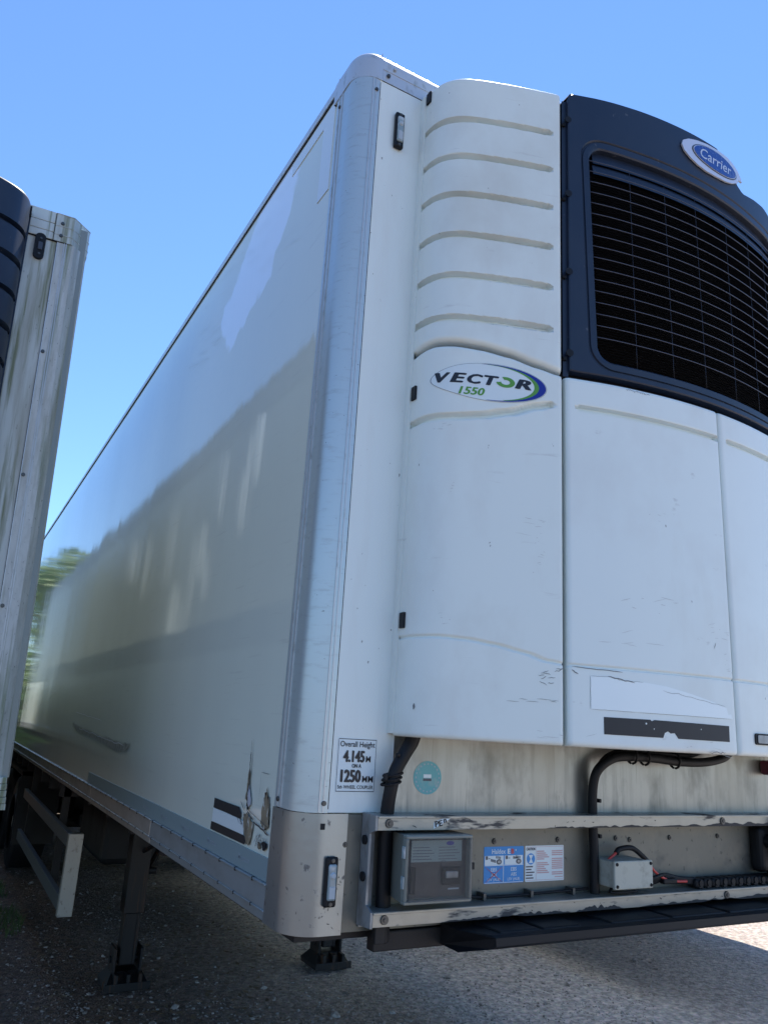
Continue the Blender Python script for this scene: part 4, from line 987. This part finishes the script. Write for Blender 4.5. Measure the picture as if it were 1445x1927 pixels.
# coupling bracket at the right
bm = bmesh.new(); bx(bm, 1.86, 2.04, -.06, -.004, 1.36, 1.52, .02, 3); bx(bm, 1.93, 1.99, -.11, -.06, 1.40, 1.56, .012); cyl(bm, (1.90, -.05, 1.47), (1.90, -.10, 1.47), .026, .024, 18)
tube(bm, [(1.90, -.10, 1.47), (1.88, -.14, 1.43), (1.86, -.10, 1.38), (1.90, -.05, 1.34)], .012, 10, 6)
fin('air_coupling', bm, M['rubber'], T)
bm = bmesh.new(); bx(bm, 1.955, 2.01, -.06, -.004, 1.705, 1.76, .012); fin('suzie_cover', bm, M['redpl'], T)
bm = bmesh.new(); bx(bm, 1.90, 1.95, -.112, -.105, 1.50, 1.555, .003); fin('coupling_plate', bm, M['jbox'], T)
# ---- black moulded bumper under the lower rail
bm = bmesh.new()
def prism(bm, outline, x0, x1, cut0=0, cut1=0):
    A = [bm.verts.new((x0+cut0*i_/1., y, z)) for i_, (y, z) in zip([1 if y < -.15 else 0 for y, z in outline], outline)]
    B = [bm.verts.new((x1-cut1*i_/1., y, z)) for i_, (y, z) in zip([1 if y < -.15 else 0 for y, z in outline], outline)]
    n = len(A); bm.faces.new(A[::-1]); bm.faces.new(B)
    for k in range(n): bm.faces.new((A[k], A[(k+1) % n], B[(k+1) % n], B[k]))
prism(bm, [(-.01, 1.212), (-.01, 1.266), (-.10, 1.268), (-.18, 1.270), (-.198, 1.266), (-.20, 1.246), (-.185, 1.236), (-.10, 1.212)], .47, 2.13, .055, .055)
bmesh.ops.bevel(bm, geom=[e for e in bm.edges if e.calc_face_angle(0) > .6], offset=.006, segments=2, affect='EDGES')
bp = fin('moulded_bumper', bm, M['rubber'], T)
bm = bmesh.new()
for x0, x1 in ((.56, .70), (.715, .86), (.98, 1.23), (1.245, 1.50), (1.52, 1.78)): bx(bm, x0, x1, -.172, -.03, 1.262, 1.2745, .006, 3)
fin('bumper_pad', bm, M['rubber'], bp)
bm = bmesh.new(); bx(bm, .25, 2.35, -.01, .03, 1.205, 1.256, .004); bx(bm, .232, .262, -.05, -.03, 1.235, 1.29, .002)
fin('bumper_carrier', bm, M['under'], bp)

# ================================================================ the left trailer
LT = thing('refrigerated_trailer', 'left white trailer with algae-stained front and dark cover, cut off by the left edge', 'trailer', (-3.158, 1.5, 0))
LT.rotation_euler = (0, R(-1.72), 0)
LZT, LZB = 3.985, 1.318
bm = bmesh.new(); bx(bm, .02, 2.50, .006, .03, LZB+.13, LZT-.145); fin('front_panel', bm, M['lwhite'], LT)
bm = bmesh.new(); bx(bm, .02, 2.592, .03, 13.6, LZB, LZT-.03); fin('box_body', bm, M['livery'], LT)
def chamf(name, z0, z1, pr, m, ch=.072, fx=.135):
    o = [(2.6-fx, 0-pr), (2.6-ch, -pr), (2.6+pr, ch*1.0-pr*0), (2.6+pr, .2), (2.6-.01, .2), (2.6-.01, .08), (2.6-fx, .02)]
    bm = bmesh.new(); A = [bm.verts.new((x, y, z0)) for x, y in o]; B = [bm.verts.new((x, y, z1)) for x, y in o]; n = len(o)
    bm.faces.new(A[::-1]); bm.faces.new(B)
    for k in range(n): bm.faces.new((A[k], A[(k+1) % n], B[(k+1) % n], B[k]))
    return fin(name, bm, m, LT)
lp = chamf('corner_post', LZB+.12, LZT-.147, .001, M['lpost'], .06, .135)
cp = chamf('corner_cap', LZT-.145, LZT, .006, M['lwhite'], .075, .155)
bm = bmesh.new()
for x in (2.494, 2.503): bx(bm, x, x+.003, -.0045, .002, LZB+.13, LZT-.147)
bx(bm, 2.4635, 2.4665, -.0012, .004, LZB+.13, LZT-.147)
fin('post_rib', bm, M['trim'], lp)
bm = bmesh.new(); bx(bm, 2.462, 2.4635, -.002, .007, LZB+.13, LZT-.147); bx(bm, .1, 2.51, -.0025, .02, LZT-.1485, LZT-.1455); bx(bm, 2.4435, 2.4455, -.008, 0, LZT-.145, LZT-.003); fin('panel_joint', bm, M['deep'], LT)
for zl_, zh in ((LZT-.145, LZT-.108), (LZT-.106, LZT-.062), (LZT-.060, LZT)):
    box('top_trim', .12, 2.4435, -.006, .02, zl_, zh, M['lwhite'], LT, .003)
    o_ = chamf('cap_rib', zh-.004, zh-.001, .008, M['lpost'], .075, .155)
bm = bmesh.new()
for x, z in ((2.475, LZT-.05), (2.475, LZT-.115)): screw(bm, (x, -.006, z), (0, -1, 0), .009, .006)
for z in (3.275, 2.69, 2.12, 1.55): screw(bm, (2.475, -.001, z), (0, -1, 0), .009, .006)
fin('post_screw', bm, M['bolt'], LT)
for k in range(5):
    z0 = LZB+.025*k
    box('bottom_trim', .12, 2.598-.002*k, -.004-.001*(k % 2), .05, z0+.0012, z0+.0245, M['lwhite'], LT, .002)
h = bmesh.new()
pts = rrect(2.370, 2.416, 3.722, 3.852, .022)
A = [h.verts.new((x, .005, z)) for x, z in pts]; B = [h.verts.new((x, -.012, z)) for x, z in pts]; n = len(pts)
h.faces.new(A); h.faces.new(B[::-1])
for k in range(n): h.faces.new((A[k], B[k], B[(k+1) % n], A[(k+1) % n]))
ml = fin('marker_lamp', h, M['rubber'], LT)
bm = bmesh.new(); bx(bm, 2.385, 2.405, -.017, -.011, 3.765, 3.805, .003, 2); fin('lamp_lens', bm, M['greyink'], ml)
bm = bmesh.new(); screw(bm, (2.395, -.012, 3.745), (0, -1, 0), .006, .003); screw(bm, (2.395, -.012, 3.825), (0, -1, 0), .006, .003); fin('lamp_screw', bm, M['bolt'], ml)
build_unit(LT, M['black'], M['black'], M['black'], False, zs=-.125)
# its flank, seen only mirrored in the near trailer: colour darker where sunlit, paler where shaded, to even out the light
M['lit_flank_dimmed'] = mat('lit_flank_dimmed_grey', (.115, .135, .115), .35, layers=[((.09, .10, .09), (2, 1.2, .6), .45, .7, .6, 3, .4)])
M['shade_flank_lifted'] = mat('shade_flank_lifted_grey', (.60, .65, .56), .35, layers=[((.45, .49, .42), (2, 1.2, .6), .45, .7, .6, 3, .4)])
bm = bmesh.new(); bx(bm, 2.5905, 2.600, .2, 13.58, LZB+.09, 2.13); fin('side_panel', bm, M['shade_flank_lifted'], LT)
bm = bmesh.new(); bx(bm, 2.5905, 2.6, .2, 13.58, 2.131, LZT-.24); fin('side_panel', bm, M['lit_flank_dimmed'], LT)
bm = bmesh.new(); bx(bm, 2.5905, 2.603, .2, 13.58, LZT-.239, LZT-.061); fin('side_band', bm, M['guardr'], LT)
bm = bmesh.new(); bx(bm, 2.56, 2.606, .2, 13.6, LZT-.06, LZT, .006); fin('cant_rail', bm, M['guardr'], LT)
bm = bmesh.new(); bx(bm, .05, 2.55, .05, 13.58, LZT-.02, LZT+.02); fin('roof', bm, M['lwhite'], LT)
bm = bmesh.new(); bx(bm, 2.57, 2.607, .2, 13.6, LZB-.01, LZB+.09, .004); fin('kick_rail', bm, M['kick2'], LT)
bm = bmesh.new(); bx(bm, .03, 2.57, .03, 13.55, LZB-.02, LZB-.001); fin('floor_pan', bm, M['under'], LT)
chassis(LT, LZB, zf2=-.06)
bm = bmesh.new()
for x, r_ in ((2.59, 0),):
    for yc, zc, ly, lz, sl in ((2.86, 2.45, .11, .75, .05), (2.60, 2.4, .04, .5, .05), (2.45, 2.75, .05, .9, .06), (1.15, 3.55, .09, .75, .03), (1.30, 3.3, .05, .8, .03), (2.24, 2.95, .06, .55, .04), (2.05, 2.75, .05, .5, .06), (1.40, 3.15, .05, .6, .06), (1.9, 3.4, .06, .7, .04), (3.3, 3.2, .05, .9, .05), (4.1, 3.1, .07, .8, .05), (5.0, 3.3, .12, .6, .05)):
        pts = [(yc+sl*t+ly*w_, zc+lz*t/2) for t, w_ in ((-1, 0), (-.6, .6), (0, 1), (.6, .7), (1, 0), (.6, -.5), (0, -.7), (-.6, -.5))]
        f = bm.faces.new([bm.verts.new((2.6012, y, z)) for y, z in pts])
fin('painted_light_streak', bm, M['stick'], LT)  # pale paint standing in for streaks of reflected sunlight

# ================================================================ unseen right trailer, added to shade the yard
RT = thing('refrigerated_trailer', 'unseen tall white trailer added beyond the near trailer to shade the yard', 'trailer', (3.86, 1.6, 0))
bm = bmesh.new(); bx(bm, 0, 2.6, 0, 13.6, 1.22, 4.88, .03); fin('box_body', bm, M['white'], RT)  # body made tall to keep sun off the ground
build_unit(RT, M['cover'], M['door'], M['black'], False, zs=.1)
bm = bmesh.new(); bx(bm, -.004, .1, -.006, 13.6, 1.2, 1.35); bx(bm, 2.5, 2.604, -.006, 13.6, 1.2, 1.35); fin('kick_rail', bm, M['trim'], RT)
bm = bmesh.new(); bx(bm, 2.56, 2.59, 1.0, 12.5, .42, 1.2); bx(bm, .01, .04, 1.0, 12.5, .42, 1.2); fin('shade_skirt', bm, M['guard'], RT)  # low panels added to move the edge of the cast shadow
chassis(RT, 1.22)
bm = bmesh.new(); bx(bm, .3, 2.3, 6.0, 7.5, .2, 1.0); fin('pallet_box', bm, M['under'], RT)

# ================================================================ ground, gravel, grass, trees
def ground_mat():
    m = bpy.data.materials.new('gravel_yard'); m.use_nodes = True; n = m.node_tree.nodes; l = m.node_tree.links; b = n['Principled BSDF']
    tc = n.new('ShaderNodeTexCoord')
    def N(s, d=6): 
        t = n.new('ShaderNodeTexNoise'); t.inputs['Scale'].default_value = s; t.inputs['Detail'].default_value = d; l.new(tc.outputs['Object'], t.inputs['Vector']); return t.outputs['Fac']
    v = n.new('ShaderNodeTexVoronoi'); v.inputs['Scale'].default_value = 60; l.new(tc.outputs['Object'], v.inputs['Vector'])
    r = n.new('ShaderNodeValToRGB'); l.new(N(.6, 8), r.inputs[0])
    r.color_ramp.elements[0].position = .35; r.color_ramp.elements[0].color = (.55, .475, .425, 1); r.color_ramp.elements[1].position = .62; r.color_ramp.elements[1].color = (.70, .62, .565, 1)
    r2 = n.new('ShaderNodeValToRGB'); l.new(N(26, 8), r2.inputs[0]); r2.color_ramp.elements[0].position = .35; r2.color_ramp.elements[0].color = (.50, .48, .46, 1); r2.color_ramp.elements[1].position = .72; r2.color_ramp.elements[1].color = (1.35, 1.3, 1.25, 1)
    mx = n.new('ShaderNodeMix'); mx.data_type = 'RGBA'; mx.blend_type = 'MULTIPLY'; mx.inputs[0].default_value = .9; l.new(r.outputs[0], mx.inputs[6]); l.new(r2.outputs[0], mx.inputs[7])
    mx2 = n.new('ShaderNodeMix'); mx2.data_type = 'RGBA'; mx2.blend_type = 'MULTIPLY'; mx2.inputs[0].default_value = .12; l.new(mx.outputs[2], mx2.inputs[6]); l.new(v.outputs['Color'], mx2.inputs[7])
    # darker brown ground at low x turns paler towards +x
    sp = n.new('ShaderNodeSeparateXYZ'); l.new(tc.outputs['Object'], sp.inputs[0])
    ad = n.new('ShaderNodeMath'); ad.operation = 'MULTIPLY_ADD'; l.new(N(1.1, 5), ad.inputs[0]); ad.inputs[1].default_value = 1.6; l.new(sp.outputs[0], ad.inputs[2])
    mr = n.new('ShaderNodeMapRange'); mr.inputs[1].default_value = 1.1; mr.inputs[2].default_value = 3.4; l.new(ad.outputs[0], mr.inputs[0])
    dark_ground = n.new('ShaderNodeMix'); dark_ground.data_type = 'RGBA'; dark_ground.blend_type = 'MULTIPLY'; dark_ground.inputs[0].default_value = 1; l.new(mx2.outputs[2], dark_ground.inputs[6]); dark_ground.inputs[7].default_value = (.36, .29, .235, 1)
    mx3 = n.new('ShaderNodeMix'); mx3.data_type = 'RGBA'; l.new(mr.outputs[0], mx3.inputs[0]); l.new(dark_ground.outputs[2], mx3.inputs[6]); l.new(mx2.outputs[2], mx3.inputs[7])
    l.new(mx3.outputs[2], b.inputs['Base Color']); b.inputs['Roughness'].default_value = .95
    bp1 = n.new('ShaderNodeBump'); bp1.inputs['Distance'].default_value = .03; l.new(N(18, 8), bp1.inputs['Height'])
    bp2 = n.new('ShaderNodeBump'); bp2.inputs['Distance'].default_value = .012; l.new(v.outputs['Distance'], bp2.inputs['Height']); l.new(bp1.outputs[0], bp2.inputs['Normal'])
    l.new(bp2.outputs[0], b.inputs['Normal']); return m
vs, fs = [], []
def gz(x, y): return noise.noise(Vector((x*.5, y*.5, 0)))*.018+noise.noise(Vector((x*2.2, y*2.2, 5)))*.008
gx = [-300, -100, -30, -12]+[-6+.14*k for k in range(130)]+[16, 40, 120, 300]
gy = [-300, -100, -30, -10]+[-4+.14*k for k in range(150)]+[22, 50, 120, 300]
for x in gx:
    for y in gy: vs.append((x, y, gz(x, y)-.02))
n = len(gy)
for i in range(len(gx)-1):
    for j in range(n-1): a = i*n+j; fs.append((a, a+n, a+n+1, a+1))
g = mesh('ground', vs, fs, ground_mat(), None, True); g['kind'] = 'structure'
# loose stones
stone_m = mat('loose_stone', (.44, .385, .335), .9, layers=[((.15, .12, .10), (9, 9, 9), .4, .6, .9, 3, None), ((.42, .40, .38), (23, 23, 23), .58, .62, .8, 2, None)])
rs_ = random.Random(11); bm = bmesh.new()
ico = bmesh.new(); bmesh.ops.create_icosphere(ico, subdivisions=1, radius=1); iv = [v.co.copy() for v in ico.verts]; ifs = [[v.index for v in f.verts] for f in ico.faces]; ico.free()
vs, fs = [], []
def stone(x, y, s):
    b = len(vs); sx, sy, sz = s*rs_.uniform(.7, 1.3), s*rs_.uniform(.7, 1.3), s*rs_.uniform(.4, .8); a = rs_.uniform(0, 6.3); ca, sa = math.cos(a), math.sin(a); z0 = gz(x, y)-.02+sz*.25
    for v in iv:
        j = rs_.uniform(.75, 1.2); px, py, pz = v.x*sx*j, v.y*sy*j, v.z*sz*j; vs.append((x+px*ca-py*sa, y+px*sa+py*ca, z0+pz))
    for f in ifs: fs.append([b+k for k in f])
for k in range(34000):
    t = rs_.random()
    y = 1.2+9*t**1.6; x = rs_.uniform(-1.2+.02*y, 1.2+1.15*y)
    stone(x, y, min(.03, .0045*math.exp(rs_.gauss(0, .55))))
st = mesh('loose_gravel', vs, fs, stone_m, None); st['kind'] = 'stuff'
# dead leaves and twigs
leafd = mat('dead_leaf', (.20, .14, .08), .8, layers=[((.10, .06, .03), (7, 7, 7), .45, .6, .8, 2, None)])
vs, fs = [], []
for k in range(900):
    y = 2.0+7*rs_.random()**1.2; x = rs_.uniform(-.6, .4+.32*y); s = rs_.uniform(.012, .032); a = rs_.uniform(0, 6.3); z = gz(x, y)-.008; b = len(vs)
    for u, v, h in ((-1, 0, .2), (-.3, .45, .0), (.5, .35, .25), (1, 0, .5), (.4, -.4, .1), (-.4, -.4, .3)):
        vs.append((x+s*(u*math.cos(a)-v*math.sin(a)), y+s*(u*math.sin(a)+v*math.cos(a)), z+h*s*rs_.uniform(.4, 1)))
    fs.append([b+q for q in range(6)])
lf = mesh('dead_leaves', vs, fs, leafd, None); lf['kind'] = 'stuff'
# grass tuft area by the left trailer
vs, fs = [], []
for k in range(9000):
    y = rs_.uniform(5.2, 9.5); x = rs_.uniform(-1.6, .10)
    if x > .12-.05*(y-5): continue
    if noise.noise(Vector((x*1.6, y*1.6, 2))) < -.12: continue
    h = rs_.uniform(.03, .11); a = rs_.uniform(0, 6.3); wd = .004; lx, ly = rs_.uniform(-.04, .04), rs_.uniform(-.04, .04); z = gz(x, y)-.02; b = len(vs)
    vs += [(x-wd*math.cos(a), y-wd*math.sin(a), z), (x+wd*math.cos(a), y+wd*math.sin(a), z), (x+lx*.5+wd*.6*math.cos(a), y+ly*.5+wd*.6*math.sin(a), z+h*.6), (x+lx, y+ly, z+h)]
    fs += [(b, b+1, b+2), (b, b+2, b+3)]
gr = mesh('grass', vs, fs, M['grass'], None); gr['kind'] = 'stuff'

def tree(name, label, x, y, H, cr, seed, group=None, nl=9000, low=.25):
    rd = random.Random(seed); t = thing(name, label, 'tree', (x, y, 0), group)
    bm = bmesh.new(); tube(bm, [(0, 0, -.2), (.1, .05, H*.25), (-.05, .1, H*.5), (.05, 0, H*.8)], lambda q: .22*(1-q)+.04, 8, 4)
    for k in range(9):
        a = rd.uniform(0, 6.3); z = H*rd.uniform(.25, .65); rr = cr*rd.uniform(.5, .85)
        tube(bm, [(0, 0, z), (rr*.5*math.cos(a), rr*.5*math.sin(a), z+H*.08), (rr*math.cos(a), rr*math.sin(a), z+H*.18)], lambda q: .09*(1-q)+.02, 6, 3)
    fin('trunk', bm, M['bark'], t, True)
    cl = []
    for k in range(46):
        a = rd.uniform(0, 6.3); zz = rd.uniform(low, 1); q = cr*math.sin(math.pi*min(.98, (zz-low)/(1-low)*.8+.2))**.6*rd.uniform(.3, .95)
        cl.append((q*math.cos(a), q*math.sin(a), zz*H, cr*rd.uniform(.18, .34)))
    vs, fs = [], []
    for k in range(nl):
        c = rd.choice(cl); d = Vector((rd.gauss(0, 1), rd.gauss(0, 1), rd.gauss(0, .8))).normalized()*c[3]*rd.uniform(.6, 1.08)
        p = Vector(c[:3])+d; s = rd.uniform(.06, .13); u = Vector((rd.gauss(0, 1), rd.gauss(0, 1), rd.gauss(0, 1))).normalized(); w_ = u.orthogonal().normalized(); b = len(vs)
        vs += [p-u*s, p+w_*s*.5, p+u*s, p-w_*s*.5]; fs.append((b, b+1, b+2, b+3))
    mesh('crown', vs, fs, M['leaf'], t)
tree('broadleaf_tree', 'small round green tree behind the left trailer, nearest the gap', -1.9, 21.5, 6.0, 2.0, 1, 'trees behind the yard')
tree('broadleaf_tree', 'green tree behind the left trailer, second from the gap', -5.5, 24, 6.3, 2.6, 2, 'trees behind the yard')
tree('broadleaf_tree', 'wide green tree at the far left end of the yard', -11, 24, 7, 3.0, 3, 'trees behind the yard')
# low hedge added behind the trailers to block the bright horizon
def hedge():
    rd = random.Random(5); t = thing('hedge', 'dark hedge added behind the parked trailers to block bright horizon light', 'hedge', (0, 20, 0))
    vs, fs = [], []
    for k in range(26000):
        x = rd.uniform(-6, 14); h = 2.2+.35*noise.noise(Vector((x*.7, 0, 0))); z = rd.uniform(0, h); y = rd.choice((-1, 1))*rd.uniform(.35, .6) if z < h-.3 else rd.uniform(-.6, .6)
        p = Vector((x, y, z)); s = rd.uniform(.06, .12); u = Vector((rd.gauss(0, 1), rd.gauss(0, 1), rd.gauss(0, 1))).normalized(); w_ = u.orthogonal().normalized(); b = len(vs)
        vs += [p-u*s, p+w_*s*.5, p+u*s, p-w_*s*.5]; fs.append((b, b+1, b+2, b+3))
    mesh('foliage', vs, fs, M['leaf'], t)
    bm = bmesh.new()
    for k in range(40): x = -6+.5*k; cyl(bm, (x, 0, -.1), (x+rd.uniform(-.2, .2), 0, 1.9), .05, .02, 6)
    fin('stem', bm, M['bark'], t)
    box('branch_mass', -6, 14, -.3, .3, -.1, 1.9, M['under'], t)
hedge()

# ================================================================ every separate piece becomes a part of its own
import numpy as np
def split_pieces(o):
    me = o.data; nv = len(me.vertices)
    if nv > 30000 or nv == 0: return
    par = list(range(nv))
    def find(a):
        while par[a] != a: par[a] = par[par[a]]; a = par[a]
        return a
    for e in me.edges:
        a, b = find(e.vertices[0]), find(e.vertices[1])
        if a != b: par[b] = a
    root = [find(i) for i in range(nv)]; ids = sorted(set(root)); k = len(ids)
    if k < 2 or k > 1500: return
    ix = {q: i for i, q in enumerate(ids)}; isl = np.array([ix[q] for q in root])
    co = np.empty(nv*3); me.vertices.foreach_get('co', co); co = co.reshape(nv, 3)
    lo = np.full((k, 3), np.inf); hi = np.full((k, 3), -np.inf); np.minimum.at(lo, isl, co); np.maximum.at(hi, isl, co)
    size = (hi-lo).max(axis=1); gap = np.maximum(0, np.maximum(lo[:, None]-hi[None], lo[None]-hi[:, None]))
    near = np.sqrt((gap**2).sum(axis=2)) <= np.maximum(.02, .5*np.maximum(size[:, None], size[None]))
    p2 = list(range(k))
    def f2(a):
        while p2[a] != a: p2[a] = p2[p2[a]]; a = p2[a]
        return a
    for a, b in zip(*np.nonzero(np.triu(near, 1))):
        a, b = f2(int(a)), f2(int(b))
        if a != b: p2[b] = a
    cl = [f2(i) for i in range(k)]; cs = sorted(set(cl))
    if len(cs) < 2: return
    vcl = [cl[i] for i in isl]
    polys = {c: [] for c in cs}
    for p in me.polygons: polys[vcl[p.vertices[0]]].append((tuple(p.vertices), p.use_smooth))
    name = o.name.split('.')[0]
    for c in cs:
        vi = [i for i in range(nv) if vcl[i] == c]; mp = {v: j for j, v in enumerate(vi)}
        m2 = bpy.data.meshes.new(name); m2.from_pydata([tuple(co[i]) for i in vi], [], [tuple(mp[v] for v in f) for f, _ in polys[c]])
        for mt in me.materials: m2.materials.append(mt)
        for p, (_, sm_) in zip(m2.polygons, polys[c]): p.use_smooth = sm_
        m2.update()
        if c == cs[0]: first = m2
        else:
            d = bpy.data.objects.new(name, m2); C.objects.link(d); d.parent = o.parent
    o.data = first
KEEP = {'foliage', 'crown', 'trunk', 'stem', 'loose_gravel', 'dead_leaves', 'grass', 'ground', 'louvre_blade'}
for o in list(C.objects):
    if o.type == 'MESH' and o.name.split('.')[0] not in KEEP and not o.get('kind') and not (o.children): split_pieces(o)
